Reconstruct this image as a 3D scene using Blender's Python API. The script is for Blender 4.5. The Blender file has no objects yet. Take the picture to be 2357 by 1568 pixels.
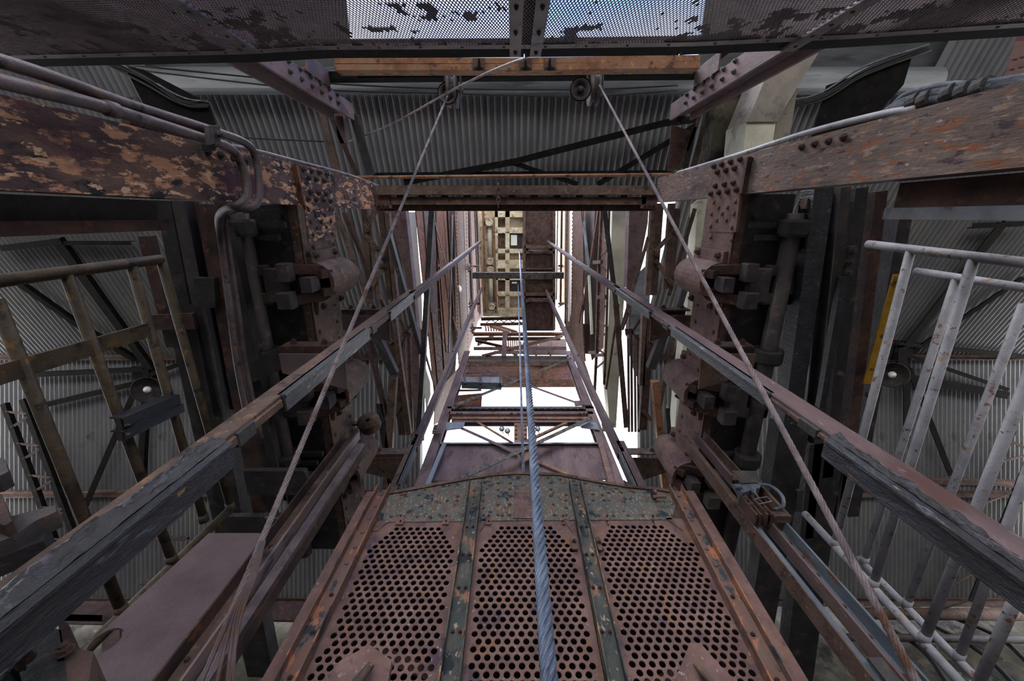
import bpy, bmesh, math, random
from mathutils import noise as mn
from mathutils import Vector, Matrix
random.seed(7)
S = bpy.context.scene
COL = S.collection

# ------------------------------------------------------------------ camera, sky, exposure
ELEV = math.radians(72.66)          # the camera looks steeply up the shaft
SE, CE = math.sin(ELEV), math.cos(ELEV)
F, CX, CY = 916.0, 1178.5, 784.0
cam = bpy.data.cameras.new('camera'); cam.sensor_width = 36.0; cam.lens = F/2357*36
cam.clip_start = 0.02; cam.clip_end = 500
camo = bpy.data.objects.new('camera', cam); COL.objects.link(camo)
camo.rotation_euler = (math.radians(90)+ELEV, 0, 0)
S.camera = camo
S.view_settings.view_transform = 'Standard'; S.view_settings.look = 'None'
S.view_settings.gamma = 1.0; S.view_settings.use_curve_mapping = False
S.view_settings.exposure = 2.45

w = bpy.data.worlds.new('sky'); S.world = w; w.use_nodes = True
nt = w.node_tree; nt.nodes.clear()
def wn(t, **k):
    n = nt.nodes.new(t)
    for a, b in k.items(): setattr(n, a, b)
    return n
tc = wn('ShaderNodeTexCoord'); sep = wn('ShaderNodeSeparateXYZ')
nt.links.new(tc.outputs['Generated'], sep.inputs[0])
noi = wn('ShaderNodeTexNoise'); noi.inputs['Scale'].default_value = 2.2; noi.inputs['Detail'].default_value = 5
nt.links.new(tc.outputs['Generated'], noi.inputs['Vector'])
mth = wn('ShaderNodeMath', operation='MULTIPLY_ADD')      # bright haze toward +y (the sunward side), clear blue behind
nt.links.new(sep.outputs['Y'], mth.inputs[0]); mth.inputs[1].default_value = 1.1
nt.links.new(noi.outputs['Fac'], mth.inputs[2])
ramp = wn('ShaderNodeValToRGB')
ramp.color_ramp.elements[0].position = 0.02; ramp.color_ramp.elements[0].color = (0.12, 0.22, 0.62, 1)
ramp.color_ramp.elements[1].position = 0.42; ramp.color_ramp.elements[1].color = (0.90, 0.93, 1.0, 1)
nt.links.new(mth.outputs[0], ramp.inputs[0])
hor = wn('ShaderNodeMapRange'); hor.inputs['From Min'].default_value = -0.03; hor.inputs['From Max'].default_value = 0.45
nt.links.new(sep.outputs['Z'], hor.inputs['Value'])
mxs = wn('ShaderNodeMix', data_type='RGBA')               # whitish horizon all round, pale ground below it
nt.links.new(hor.outputs[0], mxs.inputs['Factor']); mxs.inputs['A'].default_value = (0.92, 0.90, 0.88, 1)
nt.links.new(ramp.outputs[0], mxs.inputs['B'])
bg = wn('ShaderNodeBackground'); bg.inputs['Strength'].default_value = 1.0
nt.links.new(mxs.outputs['Result'], bg.inputs['Color'])
wo = wn('ShaderNodeOutputWorld'); nt.links.new(bg.outputs[0], wo.inputs['Surface'])

sun = bpy.data.lights.new('sun', 'SUN'); sun.energy = 0.9; sun.angle = math.radians(35); sun.color = (1.0, .95, .88)  # added soft light from behind to brighten the tower, not the real sun
tower_fillo = bpy.data.objects.new('sun', sun); COL.objects.link(tower_fillo)
tower_fillo.rotation_euler = Vector((-.25, -.6, .76)).to_track_quat('Z', 'Y').to_euler()

# ------------------------------------------------------------------ materials
def lin(h):
    h = h.lstrip('#'); r = []
    for i in (0, 2, 4):
        c = int(h[i:i+2], 16)/255
        r.append(c/12.92 if c <= 0.04045 else ((c+0.055)/1.055)**2.4)
    return (*r, 1)
MATS = {}
def mat(name, cols, scale=4.0, stretch=(1,1,1), over=(), bump=0.3, bscale=40, rough=0.75, metal=0.0, spec=0.3):
    m = bpy.data.materials.new(name); m.use_nodes = True
    t = m.node_tree; N = t.nodes; L = t.links
    b = N['Principled BSDF']
    co = N.new('ShaderNodeTexCoord')
    def noise(sc, st, det=8, ro=0.62):
        mp = N.new('ShaderNodeMapping'); mp.inputs['Scale'].default_value = st
        L.new(co.outputs['Object'], mp.inputs['Vector'])
        n = N.new('ShaderNodeTexNoise'); n.inputs['Scale'].default_value = sc
        n.inputs['Detail'].default_value = det; n.inputs['Roughness'].default_value = ro
        L.new(mp.outputs[0], n.inputs['Vector']); return n
    n = noise(scale, stretch)
    r = N.new('ShaderNodeValToRGB'); cr = r.color_ramp
    k = len(cols)
    for i, c in enumerate(cols):
        p = 0.34 + 0.32*i/max(1, k-1)
        e = cr.elements[i] if i < 2 else cr.elements.new(p)
        e.position = p; e.color = lin(c)
    L.new(n.outputs['Fac'], r.inputs[0]); out = r.outputs[0]
    for (hx, sc, lo, hi, st) in over:
        n2 = noise(sc, st); r2 = N.new('ShaderNodeMapRange'); r2.clamp = True
        r2.inputs['From Min'].default_value = lo; r2.inputs['From Max'].default_value = hi
        L.new(n2.outputs['Fac'], r2.inputs['Value'])
        mx = N.new('ShaderNodeMix'); mx.data_type = 'RGBA'
        L.new(r2.outputs[0], mx.inputs['Factor']); L.new(out, mx.inputs['A']); mx.inputs['B'].default_value = lin(hx)
        out = mx.outputs['Result']
    L.new(out, b.inputs['Base Color'])
    b.inputs['Roughness'].default_value = rough; b.inputs['Metallic'].default_value = metal
    b.inputs['Specular IOR Level'].default_value = spec
    if bump:
        n3 = noise(bscale, stretch, 6, 0.7); bp = N.new('ShaderNodeBump')
        bp.inputs['Strength'].default_value = bump; bp.inputs['Distance'].default_value = 0.02
        L.new(n3.outputs['Fac'], bp.inputs['Height']); L.new(bp.outputs[0], b.inputs['Normal'])
    MATS[name] = m; return m
V1 = (1,1,1)
mat('peeling_rust', ['#352b2d','#4a3a3a','#5d4a46','#6b564c'], 6, (1,1,.5), [('#b08468',13,.535,.565,(1,1.1,.4)),('#1f2226',9,.55,.62,(1,1,.6)),('#c9a488',28,.575,.60,(1,1,.4)),('#4a2f38',4,.56,.64,(1,1,.5))], .6, 34)
mat('grey_rust', ['#4a4142','#62554f','#6d605b','#71594d'], 7, (1,1,.35), [('#7f5038',30,.56,.62,(1,1,.3)),('#40333a',22,.57,.62,(1,1,.4)),('#a8969a',44,.655,.68,(1,1,.5)),('#566070',24,.62,.69,(1,1,.4)),('#8a7568',40,.57,.63,(1,1,.25))], .5, 34)
mat('brown_rust', ['#3d322d','#574740','#675449'], 6, V1, [('#80614b',16,.56,.65,V1),('#2f2725',8,.57,.66,V1),('#8f8078',40,.63,.69,V1)], .45, 44)
mat('dark_rust', ['#2c2323','#42322e','#55413a'], 5, V1, [('#6e4a35',12,.58,.68,V1)], .4, 40)
mat('orange_rust', ['#5f4030','#7d5840','#7a6350'], 5, V1, [('#a5743f',14,.57,.67,V1),('#43302a',8,.56,.64,V1)], .35, 40)
mat('mauve_rust', ['#4d3e40','#604f51','#6b5856'], 4, (1,1,.4), [('#4d3430',7,.55,.66,(1,1,.3)),('#857078',30,.61,.70,(1,1,.3))], .3, 44)
mat('pink_rust', ['#54413f','#664f4b','#755d55'], 8, V1, [('#74543f',13,.56,.66,V1),('#493a44',10,.57,.66,V1),('#98898b',44,.63,.69,V1)], .4, 70)
mat('plate_dust', ['#574a4d','#64575a','#6c6061'], 3, V1, [('#857b7e',260,.56,.66,V1)], .35, 160, rough=.9)
mat('pitted_paint', ['#47504f','#5c5f5b','#686259'], 11, V1, [('#6b5648',24,.53,.59,(1,1,.7)),('#8c8476',80,.56,.62,(1,1,.5)),('#273038',12,.57,.63,V1),('#684a39',16,.59,.66,V1)], .6, 70)
mat('worn_channel', ['#2d3538','#434744','#5c5247'], 9, (1,1,.5), [('#80604a',14,.55,.60,(1,1,.5)),('#1e262c',8,.55,.60,(1,1,.6)),('#938871',40,.60,.65,(1,1,.6))], .45, 50)
mat('orange_channel', ['#584440','#6b5148','#66554d'], 9, (1,1,.5), [('#96644a',16,.54,.58,(1,1,.5)),('#2c363e',9,.57,.61,(1,1,.6))], .45, 50)
mat('black_steel', ['#1b1b1d','#29282a','#363332'], 6, V1, [('#50453e',12,.60,.68,V1)], .5, 34, rough=.55, spec=.4)
mat('dark_steel', ['#2c2a2d','#3d393a','#4a4441'], 6, V1, [('#5f4f45',12,.58,.68,V1)], .4, 44, rough=.6, spec=.4)
mat('greasy_steel', ['#16181d','#22252c','#30353f'], 7, (1,1,.3), [('#60646f',24,.63,.68,(1,1,.2)),('#8f7656',20,.645,.675,(1,1,.3))], .9, 26, rough=.4, spec=.5)
mat('tar_steel', ['#111216','#1a1b20','#26272e'], 14, V1, [('#3f3c44',20,.58,.63,V1)], .5, 40, rough=.4, spec=.5)
mat('rail_steel', ['#55474a','#6d5c5c','#82706f'], 5, (1,1,.15), [('#86694f',12,.57,.63,(1,1,.2)),('#3d3d48',9,.57,.63,(1,1,.3)),('#a39aa8',18,.61,.67,(1,1,.1))], .3, 40, rough=.5, spec=.5)
mat('corrugated_zinc', ['#6f7073','#7b7c80','#858582'], 1.0, V1, [('#5d5d60',2.0,.60,.72,V1)], .03, 30, rough=.42, metal=.3, spec=.5)
mat('white_paint', ['#848790','#9a9ca4','#a8a8ae'], 8, V1, [('#7d5a42',22,.60,.64,V1),('#3d3a40',26,.65,.68,V1),('#94806c',14,.60,.66,V1)], .3, 60, rough=.5)
mat('old_yellow_pipe', ['#3d352c','#4d4336','#5a4e40'], 8, V1, [('#6f5628',14,.59,.65,V1),('#2a2626',10,.56,.62,V1),('#9a93a0',40,.67,.70,V1)], .4, 60, rough=.55)
mat('yellow_paint', ['#8a6a18','#a07c1e','#7a5f20'], 6, V1, [('#3a2f1c',9,.6,.66,V1)], .2, 60)
mat('pipe_steel', ['#453d40','#5c5255','#6d6264'], 6, V1, [('#70583f',12,.58,.66,V1),('#2f2b2e',9,.57,.65,V1)], .35, 60, rough=.45, metal=.2)
mat('aged_concrete', ['#a99a80','#c2b59b','#d3cab4'], 3, V1, [('#8a6840',5,.57,.66,V1),('#7d7568',9,.58,.66,V1),('#e3ddcf',4,.58,.68,V1)], .5, 14, rough=.9)
mat('pale_concrete', ['#a7a796','#b9b8a6','#c6c4b2'], 2, V1, [('#7f8478',2.5,.58,.68,V1),('#98958a',22,.62,.68,V1)], .3, 30, rough=.9)
mat('grey_concrete', ['#6f6a64','#807a72','#8d867c'], 2.5, V1, [('#4d4844',3,.55,.68,V1),('#5d564e',24,.66,.70,V1)], .3, 25, rough=.9)
mat('stained_concrete', ['#35332d','#4b483d','#635f4e'], 2, (1,.6,1), [('#211f1d',2.2,.5,.62,V1),('#7d7a62',3,.62,.7,V1)], .4, 20, rough=.9)
mat('rope_steel', ['#4c5566','#5e6a7d','#748296'], 9, V1, [('#2f343c',30,.6,.7,V1)], .3, 120, rough=.42, metal=.55, spec=.5)
mat('rope_weathered', ['#645b60','#7a7074','#8d8488'], 9, V1, [('#5d4638',8,.55,.66,V1)], .3, 120, rough=.55, metal=.2)
mat('rope_dark', ['#332a2b','#473b3c','#584a4c'], 6, V1, [('#4a3528',8,.52,.62,V1)], .3, 120, rough=.6, metal=.2)
mat('blue_grey_steel', ['#4a525a','#606a74','#77808a'], 3, (1,1,.3), [('#6a5246',8,.58,.64,(1,1,.4)),('#8f97a5',18,.64,.70,V1)], .25, 50, rough=.5, metal=.2)
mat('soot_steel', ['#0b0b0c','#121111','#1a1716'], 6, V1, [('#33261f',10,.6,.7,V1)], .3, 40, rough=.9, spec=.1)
mat('tower_rust', ['#33241f','#493328','#573f30'], 5, V1, [('#7a4525',12,.55,.64,(1,1,.5)),('#231c1a',8,.57,.66,V1),('#75665c',30,.64,.70,V1)], .4, 40)
mat('tower_orange', ['#3f2316','#5a331d','#64422a'], 5, V1, [('#80501f',12,.56,.66,V1),('#2c1f1a',7,.55,.64,V1)], .35, 40)
mat('worn_rail', ['#33282a','#46393c','#564749'], 5, (1,1,.15), [('#6a4e3a',12,.57,.63,(1,1,.2)),('#776f78',20,.62,.68,(1,1,.1))], .3, 40, rough=.7, spec=.2)
mat('white_sheet', ['#cfd3cf','#dadcd6','#e2e2dc'], 2, V1, [], .1, 10, rough=.8)
mat('pink_plate', ['#9a6a66','#a87872','#b0827a'], 4, V1, [], .25, 50)
mat('gutter_zinc', ['#54585c','#686c71','#7a7e83'], 2, (.35,2,2), [('#3d3f43',3,.57,.68,(.3,2,2))], .15, 20, rough=.4, metal=.1)
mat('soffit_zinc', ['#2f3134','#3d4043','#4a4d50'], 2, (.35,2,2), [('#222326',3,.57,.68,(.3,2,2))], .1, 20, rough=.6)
mat('glass_bulb', ['#d8d8d8','#e6e6e6'], 2, V1, [], 0, 10, rough=.25, spec=.6)
mat('cable_black', ['#131313','#1e1e1e'], 8, V1, [], .2, 60, rough=.6)
mat('hose_grey', ['#3c4048','#525862','#6a7080'], 12, V1, [('#8a8f9c',20,.62,.68,V1)], .5, 60, rough=.6)
mat('wire_mesh', ['#3a3033','#483b3e','#54464a'], 8, V1, [], .2, 60, rough=.7)
mat('floor_concrete', ['#6f6862','#80776f','#8d847a'], 1.2, V1, [('#4a4440',2,.56,.66,V1)], .3, 25, rough=.9)

# ------------------------------------------------------------------ geometry helpers
def ray(px, py):
    a = (px-CX)/F; b = (CY-py)/F
    return Vector((a, CE-b*SE, SE+b*CE))
AX = {'x':0,'y':1,'z':2}
def P(px, py, pl):                      # point of the plane pl=('x'|'y'|'z', value) at the bearing of an image point
    r = ray(px, py); return r*(pl[1]/r[AX[pl[0]]])
def wid(p, px):                         # real width of px image pixels at the distance of p
    return px/F*(p.y*CE + p.z*SE)
RY, RZ, SF, SB = 3.55, 10.0, .306, .364 # roof ridge and the two pitches
def PR(px, py, drop=0.0):               # point on the underside of the roof (or drop metres under it)
    r = ray(px, py); z0 = RZ-drop
    k = (z0+SF*RY)/(r.z+SF*r.y)
    if r.y*k < RY: k = (z0-SB*RY)/(r.z-SB*r.y)
    return r*k
def B(): return bmesh.new()
def box(bm, a, b):
    x0,y0,z0 = a; x1,y1,z1 = b
    v = [bm.verts.new(c) for c in ((x0,y0,z0),(x1,y0,z0),(x1,y1,z0),(x0,y1,z0),(x0,y0,z1),(x1,y0,z1),(x1,y1,z1),(x0,y1,z1))]
    for f in ((0,3,2,1),(4,5,6,7),(0,1,5,4),(1,2,6,5),(2,3,7,6),(3,0,4,7)): bm.faces.new([v[i] for i in f])
def prism(bm, pts, d):                  # polygon pts pushed along vector d
    d = Vector(d); a = [bm.verts.new(p) for p in pts]; b = [bm.verts.new(Vector(p)+d) for p in pts]; n = len(a)
    bm.faces.new(a); bm.faces.new(b[::-1])
    for i in range(n): bm.faces.new((a[i], b[i], b[(i+1)%n], a[(i+1)%n]))
def prof(kind, w, h, t=None):
    t = t or min(w, h)*.16; a, c = w/2, h
    if kind == 'box': return [(-a,0),(a,0),(a,c),(-a,c)]
    if kind == 'L':   return [(-a,0),(a,0),(a,t),(-a+t,t),(-a+t,c),(-a,c)]
    if kind == 'J':   return [(-a,0),(a,0),(a,c),(a-t,c),(a-t,t),(-a,t)]
    if kind == 'C':   return [(-a,0),(a,0),(a,c),(a-t,c),(a-t,t),(-a+t,t),(-a+t,c),(-a,c)]
    if kind == 'T':   return [(-a,0),(a,0),(a,t),(t/2,t),(t/2,c),(-t/2,c),(-t/2,t),(-a,t)]
    if kind == 'I':   return [(-a,0),(a,0),(a,t),(t/2,t),(t/2,c-t),(a,c-t),(a,c),(-a,c),(-a,c-t),(-t/2,c-t),(-t/2,t),(-a,t)]
    if kind == 'pipe':return [(a*math.cos(i*math.pi/6), a+a*math.sin(i*math.pi/6)) for i in range(12)]
def bar(bm, p0, p1, kind, w, h, up):    # profile swept from p0 to p1; (0,0) of the profile is the face towards `up`
    p0, p1, up = Vector(p0), Vector(p1), Vector(up)
    t = (p1-p0).normalized(); s = t.cross(up)
    if s.length < 1e-4: s = t.orthogonal()
    s.normalize(); u = s.cross(t).normalized()
    if u.dot(up) < 0: u = -u
    pts = prof(kind, w, h)
    a = [bm.verts.new(p0+s*x-u*y) for x, y in pts]; b = [bm.verts.new(p1+s*x-u*y) for x, y in pts]; n = len(a)
    bm.faces.new(a[::-1]); bm.faces.new(b)
    for i in range(n): bm.faces.new((a[i], a[(i+1)%n], b[(i+1)%n], b[i]))
def tube(bm, pts, r, n=10, caps=True):
    pts = [Vector(p) for p in pts]; rings = []; side = None
    for i, p in enumerate(pts):
        t = (pts[min(i+1,len(pts)-1)]-pts[max(i-1,0)]).normalized()
        side = t.orthogonal().normalized() if side is None else (side-t*side.dot(t)).normalized()
        v = t.cross(side); rr = r[i] if isinstance(r, (list, tuple)) else r
        rings.append([bm.verts.new(p+side*rr*math.cos(2*math.pi*k/n)+v*rr*math.sin(2*math.pi*k/n)) for k in range(n)])
    for a, b in zip(rings, rings[1:]):
        for k in range(n): bm.faces.new((a[k], a[(k+1)%n], b[(k+1)%n], b[k]))
    if caps: bm.faces.new(rings[0][::-1]); bm.faces.new(rings[-1])
def smooth(pts, n=6):                   # Catmull-Rom through pts
    p = [Vector(q) for q in pts]; p = [p[0]*2-p[1]]+p+[p[-1]*2-p[-2]]; o = []
    for i in range(1, len(p)-2):
        for k in range(n):
            t = k/n; a, b, c, d = p[i-1:i+3]
            o.append(.5*((2*b)+(c-a)*t+(2*a-5*b+4*c-d)*t*t+(3*b-a-3*c+d)*t**3))
    o.append(p[-2]); return o
def rope(bm, p0, p1, r, pitch, per=10, lobes=6, sag=0.0, hand=1):   # stranded wire rope: a lobed section that twists
    p0, p1 = Vector(p0), Vector(p1); L = (p1-p0).length; n = max(8, int(L/pitch*per)); t = (p1-p0).normalized()
    s = t.orthogonal().normalized(); v = t.cross(s); m = lobes*4; prev = None
    for i in range(n+1):
        f = i/n; c = p0.lerp(p1, f)+Vector((0,0,-sag*4*f*(1-f))); a0 = hand*2*math.pi*f*L/pitch; ring = []
        for k in range(m):
            a = 2*math.pi*k/m; rr = r*(0.72+0.28*abs(math.cos(lobes*a/2))**.8)
            ring.append(bm.verts.new(c+s*rr*math.cos(a+a0)+v*rr*math.sin(a+a0)))
        if prev:
            for k in range(m): bm.faces.new((prev[k], prev[(k+1)%m], ring[(k+1)%m], ring[k]))
        else: bm.faces.new(ring[::-1])
        prev = ring
    bm.faces.new(prev)
def lathe(bm, c, axis, prf, n=20):      # prf = [(radius, along axis)]
    c = Vector(c); ax = Vector(axis).normalized(); s = ax.orthogonal().normalized(); v = ax.cross(s); prev = None
    for r, h in prf:
        ring = [bm.verts.new(c+ax*h+(s*math.cos(2*math.pi*k/n)+v*math.sin(2*math.pi*k/n))*max(r,1e-4)) for k in range(n)]
        if prev:
            for k in range(n): bm.faces.new((prev[k], prev[(k+1)%n], ring[(k+1)%n], ring[k]))
        prev = ring

# ------------------------------------------------------------------ object helpers
ROOTS = []
def obj(name, bm, m, parent=None, label=None, smooth_=False, kind=None):
    bmesh.ops.recalc_face_normals(bm, faces=bm.faces)
    me = bpy.data.meshes.new(name); bm.to_mesh(me); bm.free()
    if smooth_:
        for p in me.polygons: p.use_smooth = True
    me.materials.append(MATS[m]); o = bpy.data.objects.new(name, me); COL.objects.link(o)
    if parent: o.parent = parent
    if label: o['label'] = label
    if kind: o['kind'] = kind
    return o
def thing(name, label, cat, group=None):
    o = bpy.data.objects.new(name, None); COL.objects.link(o); o['label'] = label; o['category'] = cat
    if group: o['group'] = group
    ROOTS.append(o); return o
def one(name, bm, m, label, cat, group=None, smooth_=False):
    o = obj(name, bm, m, None, label, smooth_); o['category'] = cat
    if group: o['group'] = group
    ROOTS.append(o); return o
def struct(name, bm=None, m=None):
    if bm is None:
        o = bpy.data.objects.new(name, None); COL.objects.link(o)
    else: o = obj(name, bm, m)
    o['kind'] = 'structure'; return o
def up_of(pl): return Vector([(-1 if pl[1] > 0 else 1) if i == AX[pl[0]] else 0 for i in range(3)])
def mem(root, name, m, kind, pl, x0, y0, x1, y1, wpx, h=None, pl2=None, label=None, sm=False):
    """a bar lying in plane pl between the bearings of two image points, wpx image pixels wide, with depth h behind its near face"""
    p0, p1 = P(x0, y0, pl), P(x1, y1, pl2 or pl); ww = wid((p0+p1)/2, wpx); bm = B()
    bar(bm, p0, p1, kind, ww, h if h is not None else ww*.7, up_of(pl)); return obj(name, bm, m, root, label, sm or kind == 'pipe')
def plate(root, name, m, pl, pts, th, label=None):
    bm = B(); prism(bm, [P(x, y, pl) for x, y in pts], -up_of(pl)*th); return obj(name, bm, m, root, label)
def _dome():
    bm = B(); n = 8; rings = []
    for r, h in ((1,0),(.92,.35),(.6,.68)):
        rings.append([bm.verts.new((r*math.cos(2*math.pi*k/n), r*math.sin(2*math.pi*k/n), h)) for k in range(n)])
    for a, b in zip(rings, rings[1:]):
        for k in range(n): bm.faces.new((a[k], a[(k+1)%n], b[(k+1)%n], b[k]))
    bm.faces.new(rings[-1]); me = bpy.data.meshes.new('rivet'); bm.to_mesh(me); bm.free(); return me
def _nut():
    bm = B()
    def ring(n, r, z): return [bm.verts.new((r*math.cos(2*math.pi*k/n), r*math.sin(2*math.pi*k/n), z)) for k in range(n)]
    for n, r, z0, z1 in ((10,1.35,0,.25),(6,1.1,.25,1.1),(8,.6,1.1,1.7)):
        a, b = ring(n, r, z0), ring(n, r, z1)
        for k in range(n): bm.faces.new((a[k], a[(k+1)%n], b[(k+1)%n], b[k]))
        bm.faces.new(b)
    me = bpy.data.meshes.new('nut'); bm.to_mesh(me); bm.free(); return me
HEAD = {'rivet':_dome(), 'nut':_nut(), 'bolt':None}; HEAD['bolt'] = HEAD['nut']
HM = {}
def heads(root, kind, pts, normal, r, m):   # rivet heads / nuts, each its own part, mesh shared per material
    key = (kind, m)
    if key not in HM:
        HM[key] = HEAD[kind].copy(); HM[key].materials.append(MATS[m])
    q = Vector(normal).to_track_quat('Z', 'Y')
    for p in pts:
        o = bpy.data.objects.new(kind, HM[key]); COL.objects.link(o); o.parent = root
        o.location = Vector(p); o.rotation_mode = 'QUATERNION'; o.rotation_quaternion = q @ Matrix.Rotation(random.random(), 3, 'Z').to_quaternion()
        o.scale = (r, r, r)
def down(p0, p1, z):                    # carry the line p0-p1 on to height z
    return p0 + (p1-p0)*((z-p0.z)/(p1.z-p0.z))
FL = -1.6                               # floor height (the camera is the origin)

# ================================================================== the setting
bm = B(); box(bm, (-14.5,-8,FL-.3), (14.5,12,FL)); struct('floor', bm, 'floor_concrete')
bm = B(); box(bm, (-14.5,10.3,FL), (14.5,10.6,8.34)); wallf = struct('wall_front', bm, 'stained_concrete')
for nm, a, b in (('unseen_wall_left',(-14.5,-8,FL),(-14.2,10.3,6.2)),('unseen_wall_right',(14.2,-8,FL),(14.5,10.3,6.2)),('unseen_wall_back',(-14.5,-8.3,2.6),(14.5,-8,8.0))):  # unseen walls added to dim the hall; low side tops admit raking light
    bm = B(); box(bm, a, b); struct(nm, bm, 'stained_concrete')
roof = struct('ceiling')
def sheet_mesh(ya, yb, back):
    bm = B(); n = 48; lay = []
    for off in (0, .004):
        rows = []
        for y in (ya, yb):
            z = RZ-(SB*(RY-y) if back else SF*(y-RY))
            rows.append([bm.verts.new((.96*i/n, y, z+.04*math.cos(2*math.pi*i/6)+off)) for i in range(n+1)])
        lay.append(rows)
        for i in range(n): bm.faces.new((rows[0][i], rows[0][i+1], rows[1][i+1], rows[1][i]))
    bmesh.ops.recalc_face_normals(bm, faces=bm.faces)
    me = bpy.data.meshes.new('roof_sheet'); bm.to_mesh(me); bm.free(); me.materials.append(MATS['corrugated_zinc'])
    for p in me.polygons: p.use_smooth = True
    return me
full = [sheet_mesh(-2.06,-.3,1), sheet_mesh(-.4,1.6,1), sheet_mesh(1.5,3.56,1), sheet_mesh(3.54,5.7,0), sheet_mesh(5.6,7.8,0), sheet_mesh(7.7,9.9,0)]
part = [full[0], sheet_mesh(6.75,9.9,0)]
for k in range(29):
    for i, me in enumerate(part if 12 <= k <= 17 else full):
        o = bpy.data.objects.new('roof_sheet', me); COL.objects.link(o); o.parent = roof
        o.location = (-13.92+.96*k, 0, .006*(i % 2)+random.uniform(0,.006))
for y, back in ((3.55,1),(7.0,0),(9.75,0)):
    z = RZ-(SB*(RY-y) if back else SF*(y-RY))-.04
    for xa, xb in (((-13.9,13.9),) if y in (7.0,9.75) else ((-13.9,-2.5),(3.4,13.9))):
        bm = B(); bar(bm, (xa,y,z), (xb,y,z), 'L', .1, .16, (0,0,1)); obj('purlin', bm, 'dark_rust', roof)
# covered lean-to behind, left and right of the open bay
skirt = sheet_mesh(-3.2,-2.0,1)
for k in list(range(0,8))+list(range(22,29)):
    o = bpy.data.objects.new('roof_sheet', skirt); COL.objects.link(o); o.parent = roof; o.location = (-13.92+.96*k, 0, -.01)
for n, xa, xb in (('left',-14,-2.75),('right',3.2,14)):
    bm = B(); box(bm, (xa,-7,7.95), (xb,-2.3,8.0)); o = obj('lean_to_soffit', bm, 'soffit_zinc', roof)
bm = B(); tube(bm, [(-6.25,-2.2,7.78),(7.2,-2.2,7.78)], .2, 20); one('gutter', bm, 'gutter_zinc', 'big round grey zinc gutter running across behind the upper cross beam', 'gutter', smooth_=True)

# ------------------------------------------------------------------ roof trusses (they hang from the sheets)
def pr_bar(root, name, m, kind, x0, y0, x1, y1, wpx, d0=.2, d1=None, h=.12):
    p0, p1 = PR(x0,y0,d0), PR(x1,y1,d0 if d1 is None else d1); bm = B()
    bar(bm, p0, p1, kind, wid((p0+p1)/2, wpx), h, (0,0,-1)); return obj(name, bm, m, root)
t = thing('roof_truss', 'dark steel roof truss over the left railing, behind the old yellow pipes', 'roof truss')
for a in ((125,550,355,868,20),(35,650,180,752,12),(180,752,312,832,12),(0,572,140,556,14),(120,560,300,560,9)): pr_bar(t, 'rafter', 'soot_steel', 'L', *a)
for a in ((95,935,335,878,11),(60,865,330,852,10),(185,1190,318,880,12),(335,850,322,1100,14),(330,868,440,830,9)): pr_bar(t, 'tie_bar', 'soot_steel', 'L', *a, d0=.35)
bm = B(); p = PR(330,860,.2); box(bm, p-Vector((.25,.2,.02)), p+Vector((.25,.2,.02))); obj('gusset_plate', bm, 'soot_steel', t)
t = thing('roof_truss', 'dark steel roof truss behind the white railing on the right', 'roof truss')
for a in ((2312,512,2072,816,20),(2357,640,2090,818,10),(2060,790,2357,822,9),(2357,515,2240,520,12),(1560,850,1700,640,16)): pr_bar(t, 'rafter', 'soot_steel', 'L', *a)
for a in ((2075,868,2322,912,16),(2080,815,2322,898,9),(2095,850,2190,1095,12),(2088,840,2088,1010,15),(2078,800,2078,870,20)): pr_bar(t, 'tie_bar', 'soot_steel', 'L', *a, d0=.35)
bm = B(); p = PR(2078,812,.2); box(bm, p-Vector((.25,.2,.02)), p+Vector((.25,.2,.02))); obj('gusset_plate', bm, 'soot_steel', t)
def ladder_col(label, a0, a1, b0, b1, n):
    t = thing('lattice_column', label, 'lattice column')
    A0, A1, B0, B1 = [PR(x, y, .5) for x, y in (a0,a1,b0,b1)]
    for q0, q1 in ((A0,A1),(B0,B1)):
        bm = B(); bar(bm, q0, q1, 'L', .15, .1, (0,0,-1)); obj('chord', bm, 'soot_steel', t)
    for i in range(n):
        bm = B(); bar(bm, A0.lerp(A1,(i+.5)/n), B0.lerp(B1,(i+(.1 if i%2 else .9))/n), 'box', .06, .02, (0,0,-1)); obj('lacing_bar', bm, 'dark_rust', t)
ladder_col('dark lattice column crossing behind the left railing pipes', (5,930),(125,1260),(48,920),(172,1250), 9)
ladder_col('dark lattice column on the far right behind the white railing', (2335,990),(2150,1430),(2390,1000),(2235,1385), 9)
for n, (xa, lab) in enumerate(((30,'rusty angle iron across the left roof sheets level with the lamp and below'),)):
    pass
def xbeam(name, lab, m, pts, w, d=.3, kind='L', cat='beam'):
    bm = B(); p0, p1 = PR(*pts[0], d), PR(*pts[1], d); bar(bm, p0, p1, kind, wid((p0+p1)/2, w), .12, (0,0,-1)); one(name, bm, m, lab, cat)
xbeam('angle_iron', 'thin rusty angle iron across the lower left roof sheets', 'brown_rust', ((-20,1142),(300,1138)), 13, .1)
xbeam('angle_iron', 'dark angle iron across the right roof sheets behind the white railing', 'dark_rust', ((1970,1108),(2380,1115)), 12, .1)
# members under the back slope
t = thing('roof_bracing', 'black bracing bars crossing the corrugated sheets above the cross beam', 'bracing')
for a in ((930,420,1185,372,14),(1185,372,1530,283,14),(1530,283,1605,274,15),(1375,425,1605,288,12),(1180,375,1330,424,10),(858,404,1545,398,12)): pr_bar(t, 'brace', 'soot_steel', 'L', *a, d0=.35)

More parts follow.
